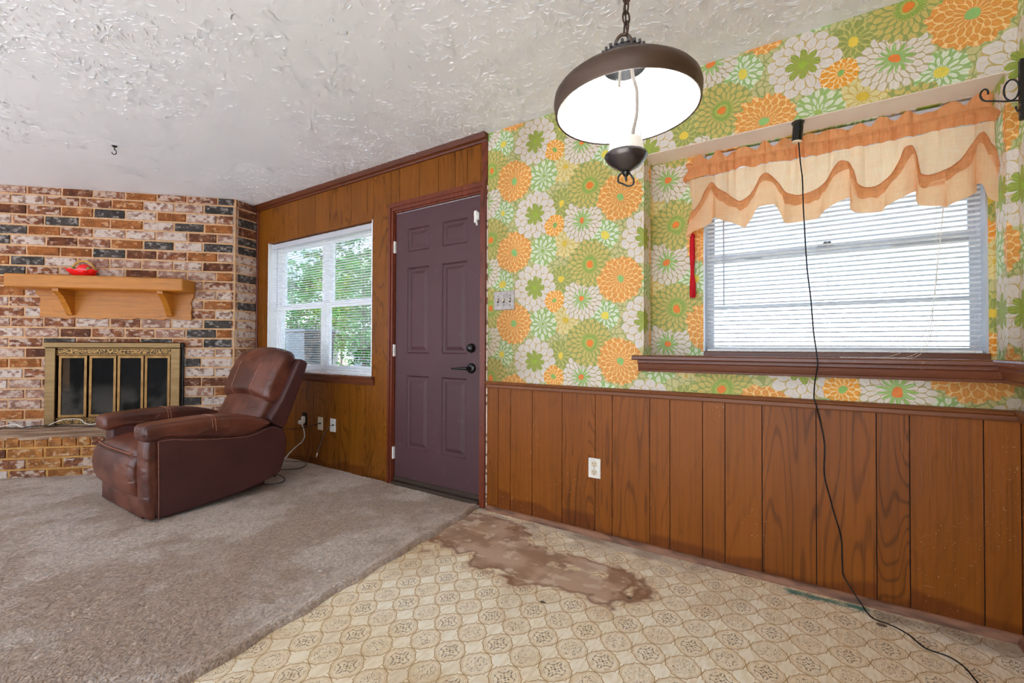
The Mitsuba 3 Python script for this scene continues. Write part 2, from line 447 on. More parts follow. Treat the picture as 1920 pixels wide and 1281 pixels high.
mat('mat_black_metal', lambda p, n, uv: mix(lin(20, 19, 20), lin(90, 86, 84), smoothstep(.82, .86, noise(p.x * 90, p.y * 90, p.z * 60))), .4, spec=.5)
mat('mat_black_gloss', rgb(12, 12, 13), .18, spec=.6)
mat('mat_white_plastic', rgb(232, 228, 220), .35)
mat('mat_white_paint', rgb(228, 228, 228), .3, spec=.5)
mat('mat_white_vinyl', rgb(236, 236, 236), .35)
mat('mat_headrail', rgb(196, 197, 202), .35)
mat('mat_slat', rgb(238, 238, 238), .4)
mat('mat_almond', rgb(216, 200, 174), .4)
mat('mat_alloy', rgb(186, 188, 194), .4, metallic=.3)
mat('mat_cord_white', rgb(228, 222, 212), .5)
mat('mat_cord_grey', rgb(112, 112, 110), .5)
mat('mat_brass', lambda p, n, uv: mix(lin(132, 104, 70), lin(104, 80, 50), fbm((p.x + p.y) * 6, p.z * 60, 2.0)), .36, metallic=.9)
mat('mat_brass_old', lambda p, n, uv: mix(lin(150, 112, 66), lin(104, 74, 40), fbm((p.x + p.y) * 20, p.z * 20, 2.0)), .38, metallic=.8)
mat('mat_mesh_grille', lambda p, n, uv: mix(lin(168, 126, 72), lin(40, 28, 16), smoothstep(.45, .6, noise((p.x + p.y) * 140, p.z * 240, 1.0))), .45, metallic=.6)
mat('mat_bronze', lambda p, n, uv: mix(lin(104, 84, 72), lin(78, 62, 54), fbm(p.x * 8, p.y * 8, p.z * 40, 3)), .42, metallic=.75)
mat('mat_dark_bronze', rgb(92, 88, 90), .26, metallic=.85)
mat('mat_plate', rgb(20, 18, 17), .7, spec=.2)
mat('mat_chain', rgb(70, 52, 44), .45, metallic=.6)
mat('mat_shade_lining', rgb(244, 244, 242), .6)
mat('mat_cream_tube', rgb(150, 140, 132), .4)
mat('mat_collar', rgb(222, 212, 202), .4)
mat('mat_steel_plate', lambda p, n, uv: mix(lin(186, 176, 168), lin(140, 128, 122), fbm(p.x * 60, p.z * 60, 2.0, 3)), .4, metallic=.4)
mat('mat_mantel', wood((124, 66, 12), (190, 118, 32), 71.0, along='x', grain=.7), .4, clear=.2)


def door_col(p, n, uv):
    s = smoothstep(.78, .86, noise(p.x * 22, p.z * 22, 2.0)) * smoothstep(.6, .8, noise(p.x * 140, p.z * 90, 3.0))
    c = mix(lin(86, 56, 60), lin(78, 52, 54), fbm(p.x * 3, p.z * 3, 1.0))
    return mix(c, C3(120, 88, 90), s * .2)


mat('mat_door', door_col, .5, spec=.4, bump=lambda p, n, uv: noise(p.x * 110, p.z * 260, 2.0), bump_scale=.0003)
mat('mat_threshold', rgb(66, 50, 40), .6)
mat('mat_red_glass', rgb(238, 10, 16), .08, spec=.7, clear=1.0)
mat('mat_amber', rgb(196, 148, 34), .12, spec=.7, clear=.6)
mat('mat_green_gold', rgb(120, 118, 30), .12, spec=.7)
mat('mat_red_yarn', lambda p, n, uv: mix(lin(216, 30, 44), lin(150, 10, 24), noise(p.x * 500, p.y * 500, p.z * 30)), .9)
mat('mat_paper', rgb(224, 214, 196), .8)
mat('mat_debris', rgb(96, 78, 58), .9)
scene['mat_glass'] = {'type': 'thindielectric', 'int_ior': 1.5}


def soot_weight(p, n, uv):
    s = (p.x + p.y) * .7071
    return dr.clip(.04 + .9 * smoothstep(.85, .40, p.z) * smoothstep(.25, .72, fbm(s * 8, p.z * 8, 3.0, 4)), 0, .95) * .8


scene['mat_sooty_glass'] = {'type': 'blendbsdf', 'weight': mikit.proc(soot_weight), 'b0': {'type': 'thindielectric', 'int_ior': 1.08},
                            'b1': {'type': 'twosided', 'bsdf': {'type': 'diffuse', 'reflectance': rgb(84, 80, 74)}}}


def cloth_mat(name, c1, c2, trans):
    scene[name] = {'type': 'principledthin', 'base_color': mikit.proc(lambda p, n, uv: mix(lin(*c1), lin(*c2), .5 * noise(p.x * 300, p.z * 40, 1.0) + .5 * noise(p.x * 30, p.z * 260, 2.0))),
                   'roughness': .7, 'diff_trans': trans, 'spec_trans': 0.0, 'sheen': .3}
    return name


cloth_mat('mat_peach', (255, 232, 202), (252, 216, 178), 1.6)
cloth_mat('mat_peach_double', (236, 170, 118), (222, 152, 100), 1.0)
cloth_mat('mat_lace', (240, 190, 142), (216, 160, 112), 1.2)
cloth_mat('mat_peach_ruffle', (252, 214, 174), (246, 198, 154), 1.3)


def leaf_mat(name, c1, c2):
    scene[name] = {'type': 'principledthin', 'base_color': mikit.proc(lambda p, n, uv: mix(lin(*c1), lin(*c2), noise(p.x * 5, p.y * 5, p.z * 5))), 'roughness': .5, 'diff_trans': .9, 'spec_trans': 0.0}


leaf_mat('mat_leaf', (60, 132, 48), (38, 98, 40))
leaf_mat('mat_leaf_light', (134, 160, 56), (84, 132, 48))
mat('mat_bark', rgb(88, 76, 66), .9)
mat('mat_lawn', lambda p, n, uv: mix(lin(88, 104, 62), lin(140, 134, 112), fbm(p.x * 1.1, p.y * 1.1, 2.0, 4)), .95)
mat('mat_fence', lambda p, n, uv: mix(lin(92, 98, 102), lin(66, 72, 78), fbm(p.x * 3, p.z * 9, p.y * 3, 3)), .8)
mat('mat_shed', rgb(206, 204, 200), .7)
mat('mat_bin', rgb(60, 68, 74), .5)

# ------------------------------------------------------------------ structure: ceiling, floor, carpet
CORNER = np.array([-4.559, -.2607]); D2 = np.array([.70711, .70711]); N2 = np.array([.70711, -.70711])
S_END = -2.75                                   # the brick wall's far end
WEST = CORNER + D2 * S_END                      # and there the next wall starts


def on_brick(s, off, z):
    q = CORNER + D2 * s + N2 * off
    return (q[0], q[1], z)


# (s, off, z) -> world for meshes built as x = s, y = -off (towards +y is into the wall), z
BR = np.eye(4); BR[:2, 0] = D2; BR[:2, 1] = -N2; BR[:2, 3] = CORNER

room = Polygon([(-4.64, .3), (.8, .3), (.8, -5.6), (-6.6, -5.6), (-6.6, WEST[1] - .1), (WEST[0] - .2, WEST[1] + .15), (-4.75, -.2)])
m = trimesh.creation.extrude_polygon(room, .08, engine='earcut'); m.apply_translation((0, 0, 2.44))
put('ceiling', m, 'mat_ceiling', label='white knife-textured plaster ceiling', cat='ceiling', kind='structure')


def plaster_ridges(seed=11):
    g = np.random.default_rng(seed)
    n = 34000
    x = g.uniform(-6.0, .60, n); y = g.uniform(-3.0, -.02, n)
    keep = (y - CORNER[1] > -(x - CORNER[0]) * -1 - 4e3 * (x > CORNER[0])) & ((x > -4.55) | (y < x - CORNER[0] + CORNER[1] - .05))
    dens = meshkit.fbm(np.c_[x * 1.1, y * 1.1, x * 0 + 2], 3) + .16 * (x > -1.2)
    keep &= dens > g.uniform(.30, .72, n)
    x, y = x[keep], y[keep]; n = len(x)
    a = meshkit.noise(np.c_[x * 3.2, y * 3.2, x * 0]) * 9 + g.normal(0, .45, n)
    L = g.uniform(.012, .042, n); w = g.uniform(.0017, .0040, n); h = g.uniform(.0021, .0050, n); bend = g.normal(0, .35, n)
    st = np.array([-.5, -.17, .17, .5]); prof = np.array([.0, 1.0, .8, .0])
    V = np.zeros((n, 4, 3, 3))
    for k in range(4):
        ang = a + bend * st[k]
        cx = x + L * st[k] * np.cos(a) - bend * L * (st[k] ** 2) * np.sin(a); cy = y + L * st[k] * np.sin(a) + bend * L * (st[k] ** 2) * np.cos(a)
        nx_, ny_ = -np.sin(ang), np.cos(ang)
        for j, (o, d) in enumerate(((-1, .0), (.45, 1.0), (1, .0))):
            wk = w * (.35 + .65 * prof[k])
            V[:, k, j] = np.c_[cx + nx_ * wk * o, cy + ny_ * wk * o, 2.4403 - h * d * prof[k]]
    V = V.reshape(-1, 3); b = np.arange(n)[:, None] * 12
    q = np.array([(k * 3 + j, k * 3 + j + 1, k * 3 + j + 4, k * 3 + j + 3) for k in range(3) for j in range(2)])
    q = (b[:, :, None] + q[None]).reshape(-1, 4)
    return (V, q)


scene['ceiling__plaster_ridges'] = mikit.ply(plaster_ridges(), 'mat_ceiling'); labels['ceiling__plaster_ridges'] = {'kind': 'stuff'}
m = trimesh.creation.extrude_polygon(room, .10, engine='earcut'); m.apply_translation((0, 0, -.10))
put('floor', m, 'mat_vinyl', label='cream patterned sheet vinyl floor with a worn brown patch', cat='floor', kind='structure')

# carpet: its right edge runs obliquely from the door to the camera
EDGE = [(-1.805, -.010), (-1.74, -.55), (-1.685, -1.10), (-1.615, -1.68), (-1.54, -2.3), (-1.30, -4.4), (-1.16, -5.55)]


def carpet_mesh():
    ys = np.r_[np.linspace(-.004, -3.0, 330), np.linspace(-3.03, -5.55, 70)]
    e = np.array(EDGE); ex = np.interp(-ys, -e[:, 1], e[:, 0])
    ex = ex + .006 * np.sin(ys * 23) + .008 * (meshkit.noise(np.c_[ys * 9, ys * 0, ys * 0]) - .5)
    lx = np.where(ys > -.26, -4.62, CORNER[0] - 0.0 + (ys - CORNER[1]) * 1.0)   # along the brick wall
    lx = np.maximum(lx, -6.5)
    u = 1 - (1 - np.linspace(0, 1, 420)) ** 1.25
    rows = []
    for y, a, b in zip(ys, lx, ex):
        x = a + (b - a) * u
        z = np.full_like(x, .020)
        dist = b - x
        z = z + .007 * np.exp(-((dist - .022) / .02) ** 2)
        z = np.where(dist < .016, .002 + (z - .002) * np.sqrt(np.clip(1 - (1 - dist / .016) ** 2, 0, 1)), z)
        z = z + .0035 * (meshkit.noise(np.c_[x * 60, np.full_like(x, y * 60), x * 0]) - .5) + .004 * (meshkit.noise(np.c_[x * 7, np.full_like(x, y * 7), x * 0 + 3]) - .5)
        rows.append(np.c_[x, np.full_like(x, y), np.maximum(z, .0015)])
    P = np.array(rows)
    tail = P[:, -1:].copy(); tail[..., 2] = .0005
    return grid_mesh(np.concatenate([P, tail], 1))


cm = carpet_mesh()
cm.faces = cm.faces[:, ::-1]
put('carpet', cm, 'mat_carpet', smooth=True, label='taupe cut-pile carpet with a rolled edge against the vinyl', cat='carpet', kind='structure')

# ------------------------------------------------------------------ back wall
W1 = dict(x0=-4.42, x1=-2.885, z0=.805, z1=2.055)        # left window opening
DR = dict(x0=-2.64, x1=-1.812, z0=.0, z1=2.068)          # door opening
RC = dict(x0=-.735, x1=.592, z0=1.005, z1=2.062)         # recess of the right window
W2 = dict(x0=-.465, x1=.573, z0=1.018, z1=2.055)          # right window opening in the recess
XS = -1.757                                             # panelling ends, wallpaper starts
XR = .622                                               # right wall
wp = sbox(XS, .80, .80, 2.44) - sbox(RC['x0'], RC['z0'], RC['x1'], RC['z1'])
put('wall_back', poly_wall(wp, .0, .15), 'mat_wallpaper', label='back wall with orange, green and yellow flowered wallpaper above wood panelling', cat='wall', kind='structure')
put('wall_back__recess_panel', poly_wall(sbox(-.95, .85, .80, 2.3) - sbox(W2['x0'], W2['z0'], W2['x1'], W2['z1']), .15, .26), 'mat_wallpaper')
put('wall_back__soffit', bx(RC['x0'], RC['x1'], .002, .15, RC['z1'] - .004, RC['z1'] + .03), 'mat_soffit', label='cream textured soffit of the window recess')
bk = sbox(-4.64, 0, XS, 2.44) - sbox(W1['x0'], W1['z0'], W1['x1'], W1['z1']) - sbox(DR['x0'], -.1, DR['x1'], DR['z1'])
put('wall_back__backing', cat(poly_wall(bk, .006, .16), poly_wall(sbox(XS, 0, .80, .80), .006, .15)), 'mat_dark_backing')


def planks(bounds, z0, z1, holes, mats, key, y0=.0):
    for i, (a, b) in enumerate(zip(bounds[:-1], bounds[1:])):
        g = sbox(a + .0018, z0, b - .0018, z1)
        for h in holes: g = g - h
        pieces = [q for q in getattr(g, 'geoms', [g]) if q.area > 1e-4]
        for q in pieces:
            scene[fast_num(key)] = mikit.ply(poly_wall(q, y0, y0 + .0065), mats[(i * 2 + (i // 3)) % 3])


W_BOUNDS = [-1.757, -1.665, -1.572, -1.413, -1.212, -1.006, -.907, -.704, -.602, -.447, -.347, -.192, .013, .216, .319, .526, XR]
planks(W_BOUNDS, .012, .80, [], ['mat_wainscot_0', 'mat_wainscot_1', 'mat_wainscot_2'], 'wall_back__plank')
P_BOUNDS = [-4.62, -4.417, -4.151, -3.912, -3.653, -3.448, -3.354, -3.154, -2.954, -2.881, -2.675, -2.58, -2.378, -2.188, -2.036, -1.929, -1.814, -1.757]
planks(P_BOUNDS, .012, 2.42, [sbox(W1['x0'], W1['z0'], W1['x1'], W1['z1']), sbox(DR['x0'] - .02, 0, DR['x1'] + .02, DR['z1'] + .02)], ['mat_panel_0', 'mat_panel_1', 'mat_panel_2'], 'wall_back__plank')
put('wall_back__edge_strip', cbox(-1.762, -1.752, -.004, .01, .015, 2.10, .001), 'mat_white_caulk', label='thin white caulked strip beside the door casing')

# mouldings
crown = [(.004, 2.385), (-.012, 2.388), (-.016, 2.40), (-.030, 2.41), (-.040, 2.428), (-.046, 2.44), (.004, 2.44)]
put('trim_1', sweep_x(crown, -4.62, -1.755), 'mat_crown', label='dark crown moulding between panelling and ceiling', cat='trim', kind='structure')
put('trim_2', cbox(-4.625, -4.597, -.014, .004, .012, 2.39, .004), 'mat_casing', label='dark corner moulding where brick meets panelling', cat='trim', kind='structure')
put('trim_3', cbox(-1.802, -1.756, -.010, .004, 2.13, 2.39, .003), 'mat_casing', label='short upright strip above the door casing', cat='trim', kind='structure')
rail = [(.004, .786), (-.010, .786), (-.013, .792), (-.013, .806), (-.022, .812), (-.024, .820), (-.020, .826), (.004, .828)]
put('trim_4', sweep_x(rail, XS, XR), 'mat_rail_wood', label='brown wooden chair rail between wallpaper and panelling', cat='trim', kind='structure')
shoe = [(.002, 0)] + [(-.019 * math.cos(a), .030 * math.sin(a)) for a in np.linspace(0, math.pi / 2, 7)] + [(.002, .030)]
put('baseboard_back', sweep_x(shoe, XS, XR), 'mat_shoe', smooth=35, label='worn pinkish brown quarter-round shoe moulding below the wood panelling', cat='baseboard', kind='structure')

# right wall ---------------------------------------------------------
put('wall_right', bx(XR, XR + .12, -2.7, 0, .80, 2.44), 'mat_wallpaper', label='right side wall with flowered wallpaper and a plant hanger bracket', cat='wall', kind='structure')
put('wall_right__backing', bx(XR + .006, XR + .12, -2.7, 0, 0, .80), 'mat_dark_backing')
for a, b in zip(np.r_[0, -.105, -.31, -.41, -.62, -.82, -1.03, -1.24, -1.45, -1.75, -2.05, -2.35, -2.7][:-1], np.r_[0, -.105, -.31, -.41, -.62, -.82, -1.03, -1.24, -1.45, -1.75, -2.05, -2.35, -2.7][1:]):
    scene[fast_num('wall_right__plank')] = mikit.ply(bx(XR, XR + .0065, b + .0018, a - .0018, .012, .80), 'mat_wainscot_0')
ROT = np.array([[0, 1, 0, 0], [-1, 0, 0, 0], [0, 0, 1, 0], [0, 0, 0, 1.0]])
M_R = np.eye(4); M_R[:3, :3] = [[0, 1, 0], [-1, 0, 0], [0, 0, 1]]; M_R[0, 3] = XR
put('trim_5', mesh_to(sweep_x(rail, 0, 2.7), M_R), 'mat_rail_wood', label='brown chair rail on the right side wall', cat='trim', kind='structure')
put('baseboard_right', mesh_to(sweep_x(shoe, 0, 2.7), M_R), 'mat_shoe', smooth=35, label='worn shoe moulding along the right side wall', cat='baseboard', kind='structure')

# far left wall beyond the brick (outside the frame)
put('wall_left', bx(-6.6, -6.5, -5.6, WEST[1], 0, 2.44), 'mat_ceiling', label='plain wall beyond the brick fireplace', cat='wall', kind='structure')

# ------------------------------------------------------------------ brick fireplace wall
FB = (-1.372, -.485, .352, 1.02)                         # firebox opening s0, s1, z0, z1
wall = sbox(S_END, 0, .02, 2.44) - sbox(FB[0], FB[2], FB[1], FB[3])
put('wall_fireplace', mesh_to(poly_wall(wall, .006, .12), BR), 'mat_mortar', label='angled fireplace wall of whitewashed, orange and charcoal bricks', cat='wall', kind='structure')
ret_a, ret_b = CORNER, np.array([-4.622, .004])
rd = (ret_b - ret_a) / np.linalg.norm(ret_b - ret_a); rl = np.linalg.norm(ret_b - ret_a)
rn = np.array([rd[1], -rd[0]])
RT = np.eye(4); RT[:2, 0] = rd; RT[:2, 1] = -rn; RT[:2, 3] = ret_a
put('wall_fireplace__return', mesh_to(poly_wall(sbox(0, 0, rl, 2.44), .006, .12), RT), 'mat_mortar')
fb = cat(bx(FB[0] - .02, FB[1] + .02, .50, .52, FB[2] - .02, FB[3] + .02), bx(FB[0] - .03, FB[0] - .0, .02, .52, FB[2] - .02, FB[3] + .02), bx(FB[1], FB[1] + .03, .02, .52, FB[2] - .02, FB[3] + .02),
         bx(FB[0], FB[1], .02, .52, FB[3], FB[3] + .03), bx(FB[0], FB[1], .02, .52, FB[2] - .03, FB[2]))
put('wall_fireplace__firebox', mesh_to(fb, BR), 'mat_soot', label='sooty black firebox')


def unit_brick(rng):
    """Chamfered block, 18 to 30 triangles: x, z in [-.5, .5], front at y = -.5; a little uneven."""
    j = lambda a: rng.uniform(-a, a)
    cx, cz = .022, .07
    fr = [(-.5 + cx + j(.008), -.5, -.5 + cz + j(.03)), (.5 - cx + j(.008), -.5, -.5 + cz + j(.03)), (.5 - cx + j(.008), -.5, .5 - cz + j(.03)), (-.5 + cx + j(.008), -.5, .5 - cz + j(.03))]
    md = [(-.5, -.12, -.5 + j(.02)), (.5, -.12, -.5 + j(.02)), (.5, -.12, .5 + j(.02)), (-.5, -.12, .5 + j(.02))]
    bk_ = [(-.5, .5, -.5), (.5, .5, -.5), (.5, .5, .5), (-.5, .5, .5)]
    v = np.array(fr + md + bk_)
    f = [(0, 1, 2, 3)]
    for a in range(4):
        b = (a + 1) % 4
        f += [(a + 4, b + 4, b, a), (a + 8, b + 8, b + 4, a + 4)]
    return (v, np.array(f))


rng = random.Random(7)
BRICKS = {}
for tone in 'WPMOBDH':
    BRICKS[tone] = [mikit.ply(unit_brick(rng), f'mat_brick_{tone}') for _ in range(3)]


def brick(key, frame, s0, s1, z0, z1, proud, tone, depth=.05):
    """One brick on a wall frame: between s0 and s1, z0 and z1, its face PROUD of the plane."""
    d = BRICKS[tone][rng.randrange(3)]
    M = frame @ np.array([[s1 - s0, 0, 0, (s0 + s1) / 2], [0, depth, 0, -proud + depth / 2], [0, 0, z1 - z0, (z0 + z1) / 2], [0, 0, 0, 1.0]])
    scene[fast_num(key)] = {**d, 'to_world': T(M.tolist())}


TOP = ["PMBMOMMD", "PWMMOWPD", "BMODWOWM", "WMDOOWDO", "DOMWWWBP", "DWBMODWD", "MOODBMOP", "ODWPPPWB", "DMPWBPPO", "OWPMWDPM", "OWPWPBPW", "WMWPWBPO", "MWPOPMMW", "PMMWMPWD", "WPBMMPDO", "PMDMBDMD"]
POOL = "WWWWPPPPPMMMMOOBD"
COURSE = .0895
far = []
for r in range(24):
    zt, zb = min(2.438, 2.458 - COURSE * r - .0055), 2.458 - COURSE * (r + 1) + .0055
    if zt < .33: continue
    zb = max(zb, .30)
    joints = [-.002] + ([-.135 - .2495 * k for k in range(11)] if r % 2 == 0 else [-.2495 * (k + 1) for k in range(11)])
    joints = [j + (rng.uniform(-.008, .008) if i else 0) for i, j in enumerate(joints)]
    for k in range(len(joints) - 1):
        s1, s0 = joints[k] - .0055, joints[k + 1] + .0055
        if k == 0: s1 = .0
        if s1 < S_END: break
        s0 = max(s0, S_END)
        tone = TOP[r][7 - k] if r < len(TOP) and k < 8 else rng.choice(POOL)
        if r >= 17 and k < 8: tone = rng.choice("WPPMOOBDPW")
        blocks = [(s0, s1)]
        if zb < FB[3] - .012 and zt > FB[2]:            # cut round the fireplace opening
            blocks = []
            if s0 < FB[0] - .02: blocks.append((s0, min(s1, FB[0] - .005)))
            if s1 > FB[1] + .02: blocks.append((max(s0, FB[1] + .005), s1))
        for a, b in blocks:
            if b - a < .02: continue
            if b < -2.02:
                far.append((a, b, zb, zt, tone)); continue
            brick('wall_fireplace__brick', BR, a, b, zb, zt, .004 + rng.uniform(-.0025, .003), tone)
    # the short return towards the panelled wall
    h = rl
    if r % 1 == 0:
        off = .05 + rng.uniform(-.004, .004)
        brick('wall_fireplace__brick', RT, .0, off, zb, zt, .004, rng.choice("WWPMW"))
        brick('wall_fireplace__brick', RT, off + .011, h, zb, zt, .004 + rng.uniform(-.002, .003), "BBDBDDWWDPWDWWWPMWPMWPMW"[r])
parts = {}
for a, b, z0, z1, tone in far:
    v, f = unit_brick(rng)
    v = v * [b - a, .05, z1 - z0] + [(a + b) / 2, -.004 + .025, (z0 + z1) / 2]
    parts.setdefault('P', []).append(mesh_to(trimesh.Trimesh(v, np.vstack([f[:, [0, 1, 2]], f[:, [0, 2, 3]]]), process=False), BR))
scene['wall_fireplace__far_bricks'] = mikit.ply(cat(*parts['P']), 'mat_brick_P')
labels['wall_fireplace__far_bricks'] = {'kind': 'stuff'}

# hearth ------------------------------------------------------------
HD, HS0, HS1, HZ = .50, S_END + .1, -.16, .342
put('hearth', mesh_to(cat(bx(HS0, HS1, -HD + .006, .02, 0, HZ - .02)), BR), 'mat_mortar_yellow', label='raised brick hearth under the fireplace doors', cat='hearth', kind='structure')
top = []
v, f = [], []
gs, go = np.linspace(HS0, HS1 + .004, 120), np.linspace(.012, -HD - .004, 26)
P = np.array([[(s, o, HZ - .012 + .012 * meshkit.fbm([s * 6, o * 14, 2.0], 3) - (.010 if j == 25 else 0)) for j, o in enumerate(go)] for s in gs])
skirt = P[:, -1:].copy(); skirt[..., 2] = HZ - .03
put('hearth__top', mesh_to(grid_mesh(np.concatenate([P, skirt], 1)), BR), 'mat_hearth_top', smooth=True, label='uneven grey-brown mortar top of the hearth')
s = HS1
HB = BR.copy(); HB[:2, 3] = CORNER + N2 * HD
k = 0
while s > HS0 + .05:                                    # rowlock course of brick ends
    w = .083 + rng.uniform(-.004, .004)
    brick('hearth__brick', HB, s - w, s, .252, .330, .004 + rng.uniform(-.003, .004), rng.choice("HHHHBM") if s > -1.7 else 'H')
    s -= w + .0115
for row, (z0, z1) in enumerate(((.172, .241), (.086, .161), (.004, .075))):
    s = HS1 - (.12 if row % 2 else 0)
    if row % 2: brick('hearth__brick', HB, s + .0115, HS1, z0, z1, .004, 'H')
    while s > HS0 + .05:
        w = rng.choice((.232, .228, .236, .105 if row == 0 else .23))
        brick('hearth__brick', HB, max(s - w, HS0), s, z0, z1, .004 + rng.uniform(-.003, .004), rng.choice("HMPWMHB"))
        s -= w + .0115
HE = np.eye(4); q = CORNER + D2 * HS1; HE[:2, 0] = -N2; HE[:2, 1] = -D2; HE[:2, 3] = CORNER + D2 * HS1 + N2 * HD
for z0, z1 in ((.004, .075), (.086, .161), (.172, .241), (.252, .330)):
    for a in (.0, .2425):
        brick('hearth__brick', HE, a + .004, a + .23, z0, z1, .004, rng.choice("HMPH"))

# ------------------------------------------------------------------ windows
W = 'mat_white_vinyl'


def frame_rect(x0, x1, z0, z1, w, y0, y1):
    return poly_wall(sbox(x0, z0, x1, z1) - sbox(x0 + w, z0 + w, x1 - w, z1 - w), y0, y1)


put('window_1', frame_rect(W1['x0'], W1['x1'], W1['z0'], W1['z1'], .035, .085, .16), W, label='white double window looking out on green trees, left of the door', cat='window', kind='structure')
lin1 = cat(bx(W1['x0'] - .002, W1['x0'] + .012, .0, .10, W1['z0'], W1['z1']), bx(W1['x1'] - .012, W1['x1'] + .002, .0, .10, W1['z0'], W1['z1']))
put('window_1__reveal', lin1, 'mat_white_paint')
put('window_1__head', bx(W1['x0'], W1['x1'], .0, .10, W1['z1'] - .01, W1['z1'] + .002), 'mat_panel_1')
put('window_1__mullion', cbox(-3.655, -3.615, .075, .155, W1['z0'] + .03, W1['z1'] - .03, .004), W)
ZM = 1.425
for a, b in ((-4.385, -3.655), (-3.615, -2.92)):
    for z0, z1, y in ((W1['z0'] + .035, ZM + .012, .095), (ZM - .012, W1['z1'] - .035, .125)):
        k = put('window_1__sash', frame_rect(a, b, z0, z1, .042, y, y + .028), W)
        put(k + '__pane', bx(a + .04, b - .04, y + .012, y + .0125, z0 + .04, z1 - .04), 'mat_glass')
stool = [(.10, .812), (-.030, .812), (-.036, .806), (-.034, .794), (-.020, .790), (-.016, .760), (-.008, .742), (.004, .740), (.004, .79), (.10, .79)]
put('window_1__sill', sweep_x(stool, -4.46, -2.845), 'mat_sill', label='dark wooden sill board')
put('window_1__sill_lining', bx(W1['x0'], W1['x1'], .02, .10, .811, .820), 'mat_white_paint')

put('window_2', frame_rect(W2['x0'], W2['x1'], W2['z0'], W2['z1'], .014, .215, .26), 'mat_alloy', label='wide aluminium window behind blinds in the papered recess', cat='window', kind='structure')
YS = .215
for z0, z1, y, bars in ((W2['z0'] + .012, 1.53, .222, ()), (1.495, W2['z1'] - .012, .240, ())):
    k = put('window_2__sash', frame_rect(W2['x0'] + .012, W2['x1'] - .012, z0, z1, .022, y, y + .016), 'mat_alloy')
    put(k + '__pane', bx(W2['x0'] + .032, W2['x1'] - .032, y + .007, y + .0075, z0 + .02, z1 - .02), 'mat_glass')
put('window_2__sash__bar', cbox(W2['x0'] + .033, W2['x1'] - .033, .224, .234, 1.248, 1.266, .002), 'mat_alloy')
put('window_2__sash_lock', cat(cbox(.02, .085, .205, .224, 1.528, 1.538, .002), cbox(.045, .075, .20, .215, 1.536, 1.546, .002)), 'mat_dark_bronze', label='dark sash lock')
put('window_2__lower_trim', cbox(W2['x0'] - .002, W2['x1'] + .008, .138, .165, 1.004, 1.030, .003), 'mat_sill', label='brown wooden strip under the blind')
put('window_2__side_trim', cat(bx(W2['x0'] - .004, W2['x0'] + .003, .146, .23, W2['z0'], W2['z1']), bx(W2['x1'] - .003, W2['x1'] + .004, .149, .23, W2['z0'], W2['z1'])), 'mat_alloy')
stool2 = [(.148, 1.008), (-.084, 1.008), (-.090, 1.002), (-.090, .990), (-.084, .985), (.148, .985)]
put('window_2__sill_board', sweep_x(stool2, -.770, XR - .09), 'mat_sill', label='dark wooden sill board under the recess')
apron = [(.004, .985), (-.072, .985), (-.074, .972), (-.066, .966), (-.062, .950), (-.058, .940), (-.062, .936), (-.060, .926), (.004, .924)]
put('window_2__apron', sweep_x(apron, -.745, XR - .06), 'mat_sill', smooth=20, label='stepped dark wooden apron moulding')
put('wall_right__sill_board', mesh_to(sweep_x([(.004, 1.008), (-.084, 1.008), (-.090, 1.002), (-.090, .990), (-.084, .985), (.004, .985)], -.0, 1.6), M_R), 'mat_sill')
put('wall_right__apron', mesh_to(sweep_x(apron, .0, 1.55), M_R), 'mat_sill')

# ------------------------------------------------------------------ door
put('door_1', poly_wall(unary_union([sbox(-2.628, .075, -1.824, 2.052)]) - unary_union([sbox(a, c, b, d) for a, b in ((-2.505, -2.285), (-2.160, -1.935)) for c, d in ((.295, .835), (.998, 1.632), (1.752, 1.923))]), .012, .052),
    'mat_door', label='dark plum six-panel entry door', cat='door', kind='structure')


def raised_panel(x0, x1, z0, z1, y):
    """Sunk moulding, flat and raised field of a pressed steel door."""
    ins = [(0, 0), (.005, .007), (.012, .012), (.026, .012), (.048, .003), (.050, .002)]
    v, f = [], []
    for d, e in ins:
        v += [(x0 + d, y + e, z0 + d), (x1 - d, y + e, z0 + d), (x1 - d, y + e, z1 - d), (x0 + d, y + e, z1 - d)]
    for i in range(len(ins) - 1):
        for j in range(4):
            a, b = i * 4 + j, i * 4 + (j + 1) % 4
            f += [(a, b, b + 4), (a, b + 4, a + 4)]
    n = (len(ins) - 1) * 4
    f += [(n, n + 1, n + 2), (n, n + 2, n + 3)]
    return trimesh.Trimesh(np.array(v), np.array(f), process=False)


for c, d in ((1.752, 1.923), (.998, 1.632), (.295, .835)):
    for a, b in ((-2.505, -2.285), (-2.160, -1.935)):
        put('door_1__panel', raised_panel(a, b, c, d, .012), 'mat_door')
for z in (1.80, 1.02, .25):
    put('door_1__hinge', cbox(-2.640, -2.626, -.006, .014, z - .045, z + .045, .002), 'mat_white_plastic')
put('door_1__threshold', cat(cbox(-2.635, -1.815, -.02, .10, .012, .040, .006), cbox(-2.63, -1.82, .004, .05, .045, .074, .003)), 'mat_threshold', label='scuffed dark threshold and door sweep')
put('door_1__top_strip', bx(-2.628, -1.824, .011, .05, 2.0515, 2.0555), 'mat_alloy')
cas = unary_union([sbox(-2.682, .012, -1.760, 2.130)]) - sbox(-2.638, -.1, -1.806, 2.072)
cas2 = unary_union([sbox(-2.682, .012, -1.760, 2.130)]) - sbox(-2.660, -.1, -1.784, 2.098)
put('door_1__casing', cat(poly_wall(cas, -.012, .006), poly_wall(cas2, -.020, -.011), poly_wall(sbox(-2.642, .012, -1.802, 2.078) - sbox(-2.632, -.1, -1.818, 2.060), .0, .10)), 'mat_casing', label='reddish brown moulded door casing')
